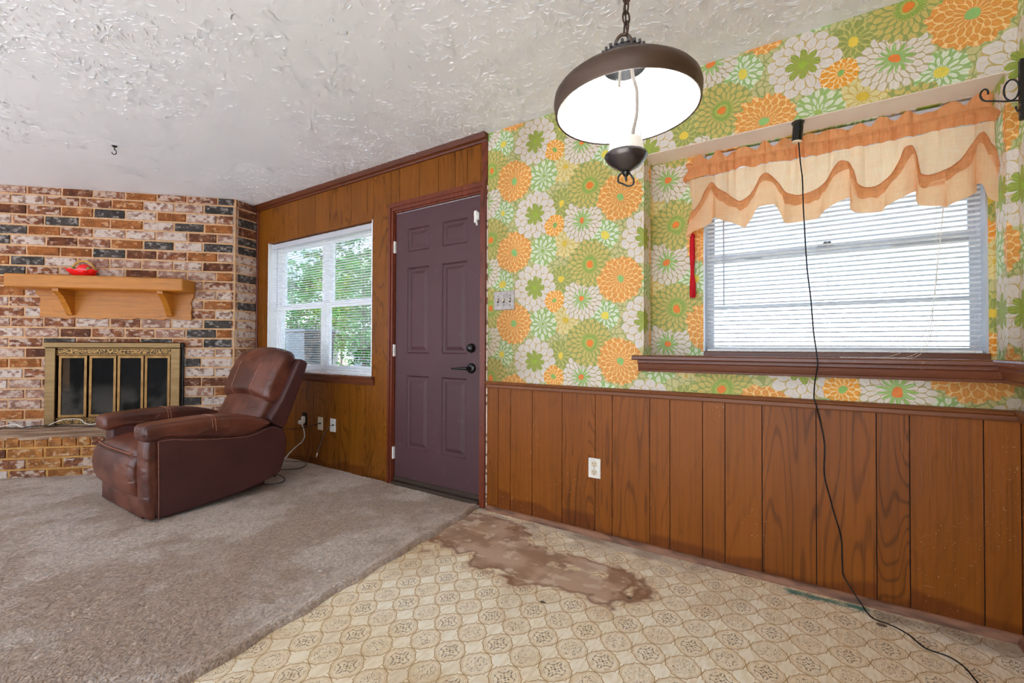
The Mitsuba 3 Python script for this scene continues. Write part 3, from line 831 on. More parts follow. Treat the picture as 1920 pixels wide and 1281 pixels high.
put('door_1__deadbolt', mesh_to(lathe([(0, .034), (.012, .034), (.020, .030), (.027, .022), (.030, .010), (.032, 0)], n=32), np.array([[1, 0, 0, -1.893], [0, 0, -1, .012], [0, 1, 0, 1.04], [0, 0, 0, 1.0]])), 'mat_black_gloss', smooth=40, label='round black deadbolt')
rose = mesh_to(lathe([(0, .020), (.020, .019), (.030, .014), (.034, .006), (.035, 0)], n=32), np.array([[1, 0, 0, -1.893], [0, 0, -1, .012], [0, 1, 0, .905], [0, 0, 0, 1.0]]))
k = put('door_1__handle', rose, 'mat_black_gloss', smooth=40, label='black lever door handle')
put(k + '__lever', cat(tube([(-1.893, .0, .905), (-1.893, -.05, .905)], .013, 16), tube([(-1.885, -.048, .905), (-1.93, -.050, .905), (-1.98, -.048, .903), (-2.02, -.044, .902)], [.010, .009, .007, .006], 10, 16)), 'mat_black_gloss', smooth=40)
k = tag(num('door_sensor'), 'small white alarm contact sensor at the top right of the plum door', 'sensor')
put(k + '__body', cbox(-1.868, -1.845, -.006, .012, 1.872, 1.952, .003), 'mat_white_plastic')
put(k + '__magnet', cat(cbox(-1.842, -1.829, -.006, .012, 1.888, 1.938, .003), cbox(-1.853, -1.841, -.003, .012, 1.853, 1.872, .002)), 'mat_white_plastic')

# ------------------------------------------------------------------ mini blinds


def slat_mesh(x0, x1, w=.025, crown=.0028, t=.0007):
    yy = np.linspace(-w / 2, w / 2, 5); zz = crown * (1 - (2 * yy / w) ** 2)
    top = [(y, z) for y, z in zip(yy, zz)]
    return sweep_x(top + [(y, z - t) for y, z in top[::-1]], x0, x1)


def blind(label, x0, x1, z0, z1, y, tilt, head_h, wand_x, wand_z, cords, lift_x=None):
    b = tag(num('window_blind'), label, 'blind')
    put(b + '__headrail', cbox(x0, x1, y - .018, y + .016, z1 - head_h, z1, .002), 'mat_headrail')
    put(b + '__bottom_rail', cbox(x0 + .004, x1 - .004, y - .013, y + .013, z0, z0 + .012, .003), 'mat_slat')
    sl = mikit.ply(slat_mesh(x0 + .003, x1 - .003), 'mat_slat', 30)
    n = int((z1 - head_h - z0 - .02) / .0213)
    for i in range(n):
        z = z0 + .028 + i * .0213
        scene[fast_num(b + '__slat')] = {**sl, 'to_world': T().translate([0, y, z + .0006 * math.sin(i * 2.7)]).rotate([1, 0, 0], tilt + .8 * math.sin(i * 1.9))}
    for cx in cords:
        put(b + '__ladder_cord', cat(tube([(cx, y - .0135, z0 + .01), (cx, y - .0135, z1 - .02)], .0007, 5), tube([(cx, y + .0135, z0 + .01), (cx, y + .0135, z1 - .02)], .0007, 5)), 'mat_cord_white')
    put(b + '__tilt_wand', tube([(wand_x, y - .019, z1 - head_h + .005), (wand_x + .003, y - .021, wand_z)], .0035, 8), 'mat_alloy' , label='grey tilt wand')
    return b


B1 = blind('open white mini blind over the window with green trees', -4.402, -2.902, .826, 2.036, .044, -1, .046, -4.30, 1.42, (-4.25, -3.62, -3.05))
B2 = blind('open white mini blind behind the peach valance', W2['x0'] + .006, W2['x1'] - .006, 1.030, 2.048, .176, -9, .030, -.376, 1.262, (-.31, .06, .43))
B2c = B2 + '__lift_cord'
for pts in ([(.47, .16, 2.0), (.455, .156, 1.72), (.432, .152, 1.40), (.415, .150, 1.22), (.39, .145, 1.12), (.33, .11, 1.045), (.24, .06, 1.011), (.10, .05, 1.010)],
            [(.468, .16, 2.0), (.450, .156, 1.62), (.427, .152, 1.36), (.414, .150, 1.20), (.40, .145, 1.10), (.36, .11, 1.03), (.30, .06, 1.010), (.19, .04, 1.010)],
            [(.472, .16, 2.0), (.440, .156, 1.50), (.418, .152, 1.25), (.410, .148, 1.12), (.38, .11, 1.04), (.33, .05, 1.010), (.25, .02, 1.010)]):
    put(B2c, tube(pts, .0012, 6, 60), 'mat_cord_white')

# ------------------------------------------------------------------ peach valance
seam_pts = [(-.535, 1.735), (-.50, 1.742), (-.47, 1.775), (-.445, 1.83), (-.414, 1.868), (-.385, 1.83), (-.349, 1.801), (-.320, 1.775), (-.285, 1.752), (-.25, 1.765), (-.222, 1.80), (-.195, 1.855), (-.178, 1.866), (-.155, 1.845), (-.125, 1.80), (-.094, 1.752),
            (-.043, 1.738), (.02, 1.748), (.050, 1.77), (.082, 1.83), (.105, 1.855), (.128, 1.845), (.148, 1.80), (.163, 1.74), (.19, 1.725), (.22, 1.722), (.27, 1.755), (.30, 1.81), (.322, 1.865), (.338, 1.869), (.352, 1.83), (.366, 1.745),
            (.39, 1.732), (.43, 1.74), (.48, 1.775), (.515, 1.83), (.540, 1.866), (.556, 1.83), (.575, 1.72)]
bot_pts = [(-.535, 1.632), (-.522, 1.622), (-.47, 1.642), (-.422, 1.663), (-.385, 1.687), (-.33, 1.660), (-.279, 1.620), (-.25, 1.625), (-.225, 1.65), (-.194, 1.702), (-.165, 1.703), (-.14, 1.67), (-.118, 1.632), (-.063, 1.614), (.036, 1.628), (.08, 1.665),
           (.108, 1.682), (.135, 1.66), (.163, 1.630), (.20, 1.615), (.237, 1.614), (.28, 1.64), (.318, 1.67), (.345, 1.655), (.37, 1.625), (.395, 1.611), (.447, 1.598), (.477, 1.618), (.521, 1.655), (.55, 1.665), (.562, 1.61), (.575, 1.60)]
sp, bp = np.array(seam_pts), np.array(bot_pts)
from scipy.interpolate import PchipInterpolator
fseam, fbot = PchipInterpolator(sp[:, 0], sp[:, 1]), PchipInterpolator(bp[:, 0], bp[:, 1])
# plan path of the rod: returns to the wall at its left end
path = np.array([(-.522, .135), (-.520, .10), (-.512, .080), (-.495, .064), (-.46, .059)] + [(x, .057) for x in np.linspace(-.42, .54, 40)] + [(.562, .059), (.574, .068)])
tt = np.r_[0, np.cumsum(np.linalg.norm(np.diff(path, axis=0), axis=1))]
U = np.linspace(0, tt[-1], 560)
px, py = np.interp(U, tt, path[:, 0]), np.interp(U, tt, path[:, 1])
tx, ty = np.gradient(px), np.gradient(py); L = np.hypot(tx, ty); nx, ny = ty / L, -tx / L      # towards the room
nz1 = lambda f, s=0.: meshkit.fbm(np.c_[U * f + s, U * 0 + s, U * 0], 3) - .5


def cloth_rows(zs, disp):
    """zs: list of z arrays, disp: list of outward displacement arrays."""
    return np.array([np.c_[px + nx * d, py + ny * d, z] for z, d in zip(zs, disp)])


vk = tag(num('valance'), 'peach ruffled valance curtain with scalloped lace edge over the right window', 'curtain')
sx = np.clip(px, sp[0, 0], sp[-1, 0])
SE, BO = fseam(sx), fbot(sx)
SE = SE - (px < -.5) * (.135 - py) * 0
fold = .028 * nz1(11) + .007 * np.sin(U * 46 + 5 * nz1(5)) 
bunch = .020 * np.abs(np.sin(U * 52 + 9 * nz1(7, 3))) ** .6 + .022 * nz1(26, 5)
zp_top, zp_bot = 1.962 + .010 * nz1(12, 9), 1.906 + .016 * nz1(10, 2)
rows = []
zs, ds = [], []
for a in np.linspace(0, 1, 7):
    zs.append(zp_bot * (1 - a) + SE * a); ds.append(fold * (.4 + .6 * a) + bunch * (1 - a) * .7)
put(vk + '__panel', grid_mesh(cloth_rows(zs, ds)), 'mat_peach', smooth=True, label='sheer peach cloth panel')
zs, ds = [], []
for a in np.linspace(0, 1, 9):
    zs.append(zp_top * (1 - a) + zp_bot * a); ds.append(bunch * (.5 + .5 * a) + .014 * math.sin(math.pi * a) + .012 * np.abs(np.sin(U * 95 + 9 * nz1(9, 14))) * (.35 + .65 * math.sin(math.pi * a)))
put(vk + '__rod_pocket', grid_mesh(cloth_rows(zs, ds)), 'mat_peach_double', smooth=True, label='gathered double-layer rod pocket')
zt = 2.000 + .030 * nz1(16, 4) + .012 * np.sin(U * 70 + 4 * nz1(8, 1))
zs, ds = [], []
for a in np.linspace(0, 1, 7):
    zs.append(zp_top * (1 - a) + zt * a); ds.append(bunch * .5 + a * (.016 * np.sin(U * 85 + 5 * nz1(6, 8)) + .004))
put(vk + '__heading', grid_mesh(cloth_rows(zs, ds)), 'mat_peach_double', smooth=True, label='frilled heading above the rod')
# ruffle, full at the peaks where it turns over
slope = np.abs(np.gradient(SE, U))
peak = np.exp(-((SE - 1.868) / .035) ** 2)
ruf = .013 * np.sin(U * 62 + 8 * nz1(8, 6)) + .030 * nz1(18, 7)
phi = np.cumsum(np.r_[0, np.diff(U)] * (58 + 60 * nz1(6, 3))) + 2.5 * nz1(9, 8)
tx_, ty_ = tx / L, ty / L


def curl_rows(tops, bots, k, grow, base):
    """Rows from TOPS to BOTS whose cloth waves in plan by A (sin, 1 - cos), so that it folds over itself."""
    rows = []
    for a in np.linspace(0, 1, k):
        A = grow * (.15 + .85 * a) * (.55 + .45 * peak + .5 * (nz1(7, 12) + .2))
        dt, dn = A * np.sin(phi), base + A * (1 - np.cos(phi)) * .9 + fold * (1 - a) + .022 * peak * a
        rows.append(np.c_[px + tx_ * dt + nx * dn, py + ty_ * dt + ny * dn, tops * (1 - a) + bots * a + a * A * .25 * np.cos(phi)])
    return np.array(rows)


put(vk + '__ruffle', grid_mesh(curl_rows(SE, BO, 11, .024, .004)), 'mat_peach_ruffle', smooth=True, label='scalloped peach ruffle')
edge = np.minimum(.045, (SE - BO) * .42) + .003 * np.sin(U * 160)
put(vk + '__lace', grid_mesh(curl_rows(SE + .003, SE - edge, 6, .0125, .0085)), 'mat_lace', smooth=True, label='gathered lace band')
put(vk + '__seam', tube(np.c_[px + nx * (.009 + fold), py + ny * (.009 + fold), SE + .002], .003, 6), 'mat_lace')
put(vk + '__rod', tube(np.c_[path[1:-1, 0], path[1:-1, 1] + .006, np.full(len(path) - 2, 1.935)], .005, 8), 'mat_white_plastic')

# red tassel under the valance's left end
tk = tag(num('tassel'), 'red yarn tassel hanging left of the right window', 'tassel')
TX, TY = -.520, .128
put(tk + '__head', lathe([(0, 1.646), (.008, 1.644), (.013, 1.636), (.014, 1.628), (.011, 1.618), (.010, 1.610)], (TX, TY, 0), 20), 'mat_red_yarn', smooth=40)
put(tk + '__cord', tube([(TX, TY, 1.64), (TX + .003, TY + .006, 1.665), (TX, TY + .015, 1.69)], .002, 6, 12), 'mat_red_yarn')
sk = []
rr = random.Random(3)
for i in range(26):
    a = i / 26 * 6.283; R0 = .0095
    sk.append(tube([(TX + R0 * math.cos(a), TY + R0 * math.sin(a), 1.612), (TX + 1.1 * R0 * math.cos(a), TY + 1.1 * R0 * math.sin(a), 1.53), (TX + .7 * R0 * math.cos(a + .5), TY + .7 * R0 * math.sin(a + .5), 1.44),
                    (TX + 1.3 * R0 * math.cos(a + 1) + .002, TY + 1.0 * R0 * math.sin(a + 1), 1.38), (TX + 1.2 * R0 * math.cos(a + 1.3) + rr.uniform(-.004, .004), TY + R0 * math.sin(a + 1.3), 1.305 + rr.uniform(0, .02))], .0026, 5, 22))
put(tk + '__skirt', cat(*sk), 'mat_red_yarn', smooth=True)

# security camera and its cord
ck = tag(num('security_camera'), 'small black cylindrical camera with blue light hung from the window soffit', 'camera')
A_ = T().translate([-.050, -.004, 2.006]).rotate([0, 1, 0], 4)
AM = np.array(A_.matrix)
put(ck + '__body', mesh_to(lathe([(0, .043), (.017, .043), (.0205, .039), (.0205, -.042), (.0195, -.044), (0, -.044)], n=32), AM), 'mat_black_gloss', smooth=40)
put(ck + '__bottom_cap', mesh_to(lathe([(.0203, -.0435), (.019, -.048), (0, -.049)], n=32), AM), 'mat_almond', smooth=40, label='pale bottom cap')
put(ck + '__mount', cat(lathe([(0, .0), (.024, 0), (.025, .006), (.021, .010), (0, .011)], (-.049, .012, 2.0475), 28), tube([(-.0495, -.002, 2.045), (-.049, .006, 2.052)], .009, 12)), 'mat_black_plastic', smooth=40)
led = lathe([(0, .0012), (.0022, .0008), (.0026, 0)], n=12)
LM = AM @ np.array(T().translate([.004, -.0204, .012]).rotate([1, 0, 0], 90).matrix)
scene['mat_led'] = {'type': 'diffuse', 'reflectance': rgb(60, 110, 200)}
scene[ck + '__light'] = {**mikit.ply(mesh_to(led, LM), 'mat_led'), 'emitter': {'type': 'area', 'radiance': {'type': 'rgb', 'value': [.15, .5, 1.6]}}}
cord_pts = [(-.047, -.004, 1.960), (-.045, -.006, 1.939), (-.041, -.010, 1.876), (-.032, -.030, 1.773), (-.030, -.04, 1.677), (-.026, -.05, 1.582), (-.017, -.065, 1.395), (-.004, -.075, 1.257), (.005, -.09, 1.122), (.017, -.0945, 1.010), (.019, -.0950, .982), (.015, -.082, .944),
            (.009, -.066, .905), (.006, -.0285, .834), (.012, -.0285, .812), (.02, -.016, .775), (.032, -.004, .714), (.043, -.004, .624), (.040, -.004, .533), (.068, -.004, .381), (.100, -.004, .232), (.103, -.006, .112), (.137, -.024, .050), (.165, -.042, .012), (.176, -.075, .004),
            (.197, -.116, .004), (.236, -.126, .004), (.285, -.162, .004), (.332, -.237, .004), (.378, -.245, .004), (.414, -.291, .004), (.427, -.356, .004), (.47, -.50, .004), (.44, -.8, .004)]
put('camera_cord', tube(cord_pts, .0025, 8, 260), 'mat_black_plastic', smooth=True, label='thin black cord running from the window camera down to the vinyl floor', cat='cord')

# plant hanger on the right wall
hk = tag(num('plant_hanger'), 'black wrought iron plant hanger bracket on the right wall', 'bracket')
HY = -.115
put(hk + '__back_bar', cbox(XR - .027, XR + .002, HY - .010, HY + .010, 1.832, 2.040, .002), 'mat_black_metal')
circ = [(.5770 + .0185 * math.cos(a), HY, 1.942 + .036 * math.sin(a)) for a in np.linspace(0, 2 * math.pi, 33)]
put(hk + '__scroll', tube(circ, .0028, 8), 'mat_black_metal', smooth=True)
put(hk + '__arm', tube([(XR - .002, HY, 1.8985), (.566, HY, 1.906), (.529, HY, 1.918), (.514, HY, 1.922), (.503, HY, 1.934), (.500, HY, 1.947), (.504, HY, 1.960), (.512, HY, 1.965), (.519, HY, 1.957), (.520, HY, 1.945)], .0030, 8, 50), 'mat_black_metal', smooth=True)
put(hk + '__hook', tube([(XR - .003, HY, 1.862), (.596, HY, 1.861), (.590, HY, 1.868), (.587, HY, 1.882)], .0030, 8, 16), 'mat_black_metal', smooth=True)

# ------------------------------------------------------------------ wall plates


def plate(name, label, x, z, w, h, m, group=None):
    k = tag(num(name), label, {'wall_outlet': 'outlet', 'light_switch': 'switch', 'cable_plate': 'wall plate'}[name], group)
    put(k + '__plate', cbox(x - w / 2, x + w / 2, -.006, .002, z - h / 2, z + h / 2, .003), m)
    return k


o = plate('wall_outlet', 'pale duplex outlet set in the wood panelling under the wallpaper', -1.009, .378, .072, .110, 'mat_white_plastic')
for dz in (.0225, -.0225):
    r_ = put(o + '__socket', poly_wall(Polygon([(-1.009 + .017 * math.copysign(min(1, abs(math.cos(a)) * 1.25), math.cos(a)), .378 + dz + .0165 * math.sin(a)) for a in np.linspace(0, 2 * math.pi, 28)[:-1]]).buffer(0), -.009, -.004), 'mat_almond')
    put(r_ + '__slots', cat(bx(-1.0165, -1.0145, -.0096, -.008, .378 + dz - .002, .378 + dz + .008), bx(-1.0035, -1.0015, -.0096, -.008, .378 + dz - .002, .378 + dz + .007), bx(-1.011, -1.007, -.0096, -.008, .378 + dz - .011, .378 + dz - .006)), 'mat_black_plastic')
put(o + '__screw', lathe([(0, .002), (.003, .0015), (.004, 0)], n=12).apply_transform(np.array([[1, 0, 0, -1.009], [0, 0, -1, -.006], [0, 1, 0, .378], [0, 0, 0, 1.0]])), 'mat_alloy')

sw = plate('light_switch', 'scuffed metal three-gang switch plate on the flowered wallpaper', -1.622, 1.342, .158, .120, 'mat_steel_plate')
for dx in (-.046, 0, .046):
    put(sw + '__toggle', cbox(-1.622 + dx - .004, -1.622 + dx + .004, -.020, -.004, 1.338, 1.352, .002).apply_transform(np.eye(4)), 'mat_almond')
    put(sw + '__slot', bx(-1.622 + dx - .006, -1.622 + dx + .006, -.0066, -.004, 1.328, 1.356), 'mat_black_plastic')
    for dz in (.030, -.030):
        put(sw + '__screw', lathe([(0, .002), (.003, .0015), (.004, 0)], n=10).apply_transform(np.array([[1, 0, 0, -1.622 + dx], [0, 0, -1, -.006], [0, 1, 0, 1.342 + dz], [0, 0, 0, 1.0]])), 'mat_dark_bronze')

c1 = plate('cable_plate', 'beige cable plate under the left window, with a black cable plugged in', -3.543, .381, .072, .112, 'mat_almond')
put(c1 + '__jack', lathe([(0, .014), (.005, .014), (.006, 0)], n=12).apply_transform(np.array([[1, 0, 0, -3.535], [0, 0, -1, -.005], [0, 1, 0, .385], [0, 0, 0, 1.0]])), 'mat_black_plastic')
c2 = plate('cable_plate', 'white cable plate nearer the door, with a short grey coax lead', -3.367, .383, .074, .112, 'mat_white_plastic')
put(c2 + '__jack', lathe([(0, .016), (.005, .016), (.006, 0)], n=12).apply_transform(np.array([[1, 0, 0, -3.352], [0, 0, -1, -.005], [0, 1, 0, .388], [0, 0, 0, 1.0]])), 'mat_black_plastic')
for dz in (.042, -.042):
    put(c2 + '__screw', lathe([(0, .002), (.003, .0015), (.004, 0)], n=10).apply_transform(np.array([[1, 0, 0, -3.367], [0, 0, -1, -.006], [0, 1, 0, .383 + dz], [0, 0, 0, 1.0]])), 'mat_alloy')
o2 = plate('wall_outlet', 'dark outlet behind the recliner with a white plug in it', -3.775, .40, .070, .112, 'mat_dark_backing')
wc = tag(num('power_cord'), 'thick white power cord plugged in behind the recliner', 'cord')
put(wc + '__plug', cat(cbox(-3.795, -3.755, -.030, -.006, .365, .425, .006), cbox(-3.83, -3.765, -.036, -.010, .352, .386, .006)), 'mat_cord_white')
put(wc + '__cable', tube([(-3.785, -.026, .365), (-3.765, -.03, .345), (-3.748, -.03, .318), (-3.730, -.03, .262), (-3.755, -.03, .215), (-3.841, -.035, .155), (-3.935, -.045, .085), (-3.99, -.06, .036), (-4.10, -.14, .030), (-4.12, -.30, .030)], .0055, 8, 70), 'mat_cord_white', smooth=True)
put('black_cable', tube([(-3.535, -.018, .385), (-3.56, -.022, .378), (-3.623, -.024, .359), (-3.70, -.040, .340), (-3.764, -.046, .326), (-3.89, -.046, .304), (-4.01, -.06, .292), (-4.20, -.12, .25), (-4.22, -.2, .10), (-4.2, -.26, .03)], .0028, 8, 80), 'mat_black_plastic', smooth=True,
    label='thin black cable strung from the beige wall plate behind the recliner', cat='cable')
cx = tag(num('coax_cable'), 'short grey coax lead hanging from the white wall plate', 'cable')
put(cx + '__lead', tube([(-3.352, -.020, .388), (-3.360, -.032, .384), (-3.386, -.034, .363), (-3.437, -.030, .321), (-3.480, -.028, .252), (-3.515, -.026, .190), (-3.548, -.026, .130)], .0032, 8, 50), 'mat_cord_grey', smooth=True)
put(cx + '__connector', tube([(-3.546, -.026, .134), (-3.562, -.026, .096)], .0052, 10), 'mat_cord_white', label='white connector end')
put('floor_wire', tube([(-4.0, -.20, .028), (-3.90, -.11, .028), (-3.82, -.062, .028), (-3.745, -.034, .028), (-3.675, -.045, .028), (-3.605, -.105, .028), (-3.575, -.165, .028), (-3.60, -.225, .028), (-3.66, -.30, .028), (-3.60, -.36, .028),
                        (-3.45, -.385, .028), (-3.345, -.43, .028), (-3.315, -.48, .028), (-3.34, -.54, .028), (-3.42, -.60, .028), (-3.55, -.62, .028)], .0026, 8, 110), 'mat_black_plastic', smooth=True, label='looped black wire lying on the carpet behind the recliner', cat='wire')

# ------------------------------------------------------------------ fireplace doors, mantel and what lies there
fd = tag(num('fireplace_doors'), 'brass fireplace surround with four sooty glass doors', 'fireplace')


def fput(part, mesh, m, **kw):
    return put(fd + '__' + part, mesh_to(mesh, BR), m, **kw)


fput('top_rail', sweep_x([(-.008, 1.026), (-.052, 1.026), (-.056, 1.030), (-.056, 1.070), (-.048, 1.078), (-.008, 1.078)], -1.455, -.405), 'mat_brass')
for a, b in ((-1.452, -1.372), (-.485, -.408)):
    fput('side_rail', cbox(a, b, -.048, -.008, HZ - .004, 1.026, .004), 'mat_brass')
fput('end_bracket', cat(cbox(-.405, -.386, -.05, -.004, 1.03, 1.075, .008), cbox(-.408, -.392, -.02, -.002, HZ, 1.03, .002)), 'mat_black_metal', label='dark end cap and edge')
fput('grille', cbox(-1.372, -.485, -.030, -.022, .972, 1.016, .002), 'mat_mesh_grille', label='perforated brass top vent strip')
fput('grille', cbox(-1.372, -.485, -.030, -.022, .358, .398, .002), 'mat_mesh_grille', label='perforated bottom vent strip')
fput('track', cat(cbox(-1.372, -.485, -.036, -.020, .958, .972, .003), cbox(-1.372, -.485, -.034, -.018, 1.014, 1.026, .003), cbox(-1.372, -.485, -.036, -.020, .398, .412, .003)), 'mat_brass_old')
for a, b, t in ((-1.352, -1.141, 1), (-1.123, -.917, -1), (-.906, -.703, 1), (-.693, -.492, -1)):
    k = fput('door', poly_wall(sbox(a, .416, b, .956) - sbox(a + .020, .438, b - .020, .936), -.040, -.024), 'mat_brass_old')
    put(k + '__pane', mesh_to(bx(a + .018, b - .018, -.033, -.0315, .436, .938), BR), 'mat_sooty_glass')

mk = tag(num('mantel'), 'honey oak mantel shelf with two corbels over the fireplace', 'mantel')
put(mk + '__shelf', mesh_to(cbox(-1.615, -.305, -.245, -.006, 1.527, 1.640, .008), BR), 'mat_mantel')
ws = np.linspace(-1.51, -.335, 90)
low = 1.290 + .006 * np.sin((ws + 1.5) * 26) + .004 * np.sin((ws + 1.5) * 52 + 1)
bp_ = [(-1.545, 1.527), (-1.545, 1.50), (-1.515, 1.47), (-1.505, 1.44), (-1.516, 1.40), (-1.505, 1.345), (-1.512, 1.31)] + list(zip(ws, low)) + [(-.330, 1.31), (-.338, 1.345), (-.328, 1.40), (-.340, 1.44), (-.330, 1.47), (-.315, 1.50), (-.315, 1.527)]
put(mk + '__backboard', mesh_to(poly_wall(Polygon(bp_).buffer(0), -.024, -.004), BR), 'mat_mantel')
cprof = [(-.024, 1.527), (-.215, 1.527), (-.212, 1.505), (-.190, 1.488), (-.165, 1.475), (-.142, 1.450), (-.120, 1.418), (-.098, 1.390), (-.078, 1.362), (-.066, 1.335), (-.055, 1.318), (-.040, 1.312), (-.024, 1.318)]
for s1 in (-1.250, -.475):
    put(mk + '__corbel', mesh_to(sweep_x(cprof, s1 - .045, s1), BR), 'mat_mantel', smooth=20)

# red glass dish with an arched amber handle
dk = tag(num('glass_basket'), 'red glass basket with arched amber handle standing on the oak mantel', 'basket')
GS, GO, GZ = -1.155, .085, 1.6405
GM = BR @ np.array([[1, 0, 0, GS], [0, 1, 0, -GO], [0, 0, 1, GZ], [0, 0, 0, 1.0]])
ring = []
for i, (t, sc) in enumerate([(0, .55), (.12, .62), (.35, .85), (.62, .98), (.85, 1.05), (1, 1.12), (.97, 1.04), (.7, .90), (.3, .55), (.2, .0)]):
    a = np.linspace(0, 2 * np.pi, 40, endpoint=False)
    lip = np.clip(np.cos(a - np.pi), 0, 1) ** 6
    rx = .098 * sc * (1 + .28 * lip * t); ryy = .062 * sc
    wv = 1 + .03 * np.sin(a * 10) * t
    ring.append(np.c_[rx * wv * np.cos(a), ryy * wv * np.sin(a), .068 * t + .014 * lip * t + .006 * np.sin(a * 8) * (t > .8)])
R_ = np.array(ring); R_ = np.concatenate([R_, R_[:, :1]], 1)
put(dk + '__bowl', mesh_to(grid_mesh(R_), GM), 'mat_red_glass', smooth=True)
dome = trimesh.creation.icosphere(3, .052); dome.apply_scale((1.05, .75, .92)); dome.apply_translation((.012, 0, .070))
put(dk + '__dome', mesh_to(dome, GM), 'mat_red_glass', smooth=True, label='rounded red glass lid')
arch = [(.088 * math.cos(a) * (1.0), .0, .052 + .094 * math.sin(a)) for a in np.linspace(.05, math.pi - .05, 30)]
hnd = tube([(x, .004, z) for x, _, z in arch], .0075, 10)
put(dk + '__handle', mesh_to(hnd, GM), 'mat_amber', smooth=True, label='arched amber glass handle')
bd = [trimesh.creation.icosphere(2, .016).apply_translation((x, -.035, .074)) for x in (-.048, .066)]
put(dk + '__knob', mesh_to(bd[0], GM), 'mat_green_gold', smooth=True); put(dk + '__knob', mesh_to(bd[1], GM), 'mat_green_gold', smooth=True)


def hw(pts):
    return [on_brick(s, o, z) for s, o, z in pts]


HT = HZ + .003
put('white_cord', tube(hw([(-2.0, .20, HT), (-1.80, .16, HT + .004), (-1.70, .12, HT + .02), (-1.62, .10, HT + .03), (-1.55, .12, HT + .006), (-1.50, .10, HT + .004)]), .004, 8, 50), 'mat_cord_white', smooth=True,
    label='loose white cord end bundled at the left of the hearth', cat='cord')
put('lamp_cord', tube(hw([(-1.405, .075, HT + .006), (-1.36, .075, HT + .03), (-1.29, .075, HT + .056), (-1.23, .07, HT + .062), (-1.17, .07, HT + .058), (-1.12, .08, HT + .02), (-1.07, .085, HT + .012), (-1.01, .08, HT + .035), (-.96, .075, HT + .055), (-.86, .08, HT + .01), (-.7, .08, HT)]), .0034, 8, 70),
    'mat_cord_white', smooth=True, label='white cord looping up in front of the fireplace vent', cat='cord')
put('extension_lead', tube(hw([(-1.86, .20, HT), (-1.72, .165, HT + .004), (-1.62, .14, HT + .006), (-1.55, .14, HT + .004), (-1.50, .130, HT + .012), (-1.42, .12, HT + .016), (-1.33, .12, HT + .014), (-1.20, .125, HT + .010), (-1.08, .125, HT + .004), (-.9, .14, HT + .004), (-.7, .16, HT + .004)]), .0038, 8, 80),
    'mat_black_plastic', smooth=True, label='black cable lying along the top of the hearth', cat='cable')

# ceiling hook
ch = tag(num('ceiling_hook'), 'small black swag hook screwed into the ceiling', 'hook')
HX = np.array([-4.05, -1.275])
put(ch + '__plate', lathe([(0, 2.441), (.016, 2.441), (.014, 2.434), (.006, 2.430), (0, 2.429)], (HX[0], HX[1], 0), 20), 'mat_black_metal', smooth=40)
put(ch + '__hook', tube([(HX[0], HX[1], 2.432), (HX[0], HX[1], 2.415), (HX[0] + .014, HX[1] + .006, 2.404), (HX[0] + .016, HX[1] + .007, 2.390), (HX[0] + .002, HX[1], 2.379), (HX[0] - .014, HX[1] - .006, 2.386), (HX[0] - .018, HX[1] - .008, 2.396)], .0032, 8, 40), 'mat_black_metal', smooth=True)

# ------------------------------------------------------------------ pendant lamp
pk = tag(num('pendant_lamp'), 'hurricane pendant lamp with bronze dome shade and lit bulb on a chain', 'lamp')
LX, LY = -.386, -1.264
tilt = T().translate([LX, LY, 1.655]).rotate([math.cos(.35), math.sin(.35), 0], 0.0).rotate([0, 1, 0], -2.2).translate([-LX, -LY, -1.655])
TM = np.array(tilt.matrix)


def lp(mesh):
    return mesh_to(mesh, TM)


c0 = (LX, LY, 0)
put(pk + '__shade', lp(lathe([(.1715, 1.638), (.175, 1.636), (.1765, 1.640), (.1765, 1.648), (.1790, 1.658), (.1795, 1.670), (.177, 1.681), (.170, 1.690), (.155, 1.702), (.12, 1.723), (.08, 1.748), (.056, 1.764), (.050, 1.768)], c0, 72)), 'mat_bronze', smooth=40, label='bronze metal dome shade')
put(pk + '__shade_lining', lp(lathe([(.1717, 1.6375), (.173, 1.648), (.1755, 1.658), (.1757, 1.669), (.173, 1.678), (.167, 1.686), (.153, 1.697), (.119, 1.718), (.08, 1.743), (.054, 1.759)], c0, 72)), 'mat_shade_lining', smooth=40, label='white enamelled inside of the shade')
PLATE = put(pk + '__inner_plate', lp(lathe([(0, 1.744), (.046, 1.744), (.052, 1.748), (.052, 1.752), (0, 1.753)], c0, 40)), 'mat_plate', smooth=40, label='dark round plate inside the shade')
put(pk + '__gallery', lp(cat(lathe([(.052, 1.764), (.056, 1.766), (.056, 1.776), (.053, 1.780), (.046, 1.786), (.020, 1.798), (0, 1.803)], c0, 40), *[bx(LX + .056 * math.cos(a) - .003, LX + .056 * math.cos(a) + .003, LY + .056 * math.sin(a) - .003, LY + .056 * math.sin(a) + .003, 1.778, 1.786) for a in np.linspace(0, 2 * math.pi, 25)[:-1]])), 'mat_dark_bronze', smooth=40, label='toothed metal ring on top of the shade')
yoke = [(LX + .020 * math.cos(a), LY + .008 * math.cos(a), 1.803 + .032 * math.sin(a)) for a in np.linspace(0, math.pi, 20)]
put(pk + '__loop', lp(tube(yoke, .0042, 10)), 'mat_bronze', smooth=True)
lk = []
z = 1.836
i = 0
while z < 2.435:
    a = np.linspace(0, 2 * np.pi, 22)
    ca, sa = (math.cos(.9), math.sin(.9)) if i % 2 else (math.cos(-.65), math.sin(-.65))
    sq = np.sin(a)
    pts_ = np.c_[LX + .0095 * np.cos(a) * ca, LY + .0095 * np.cos(a) * sa, z + .0125 + .0165 * np.sin(a)]
    scene[fast_num(pk + '__chain_link')] = mikit.ply(tube(pts_, .0024, 7), 'mat_chain', True)
    z += .0262; i += 1
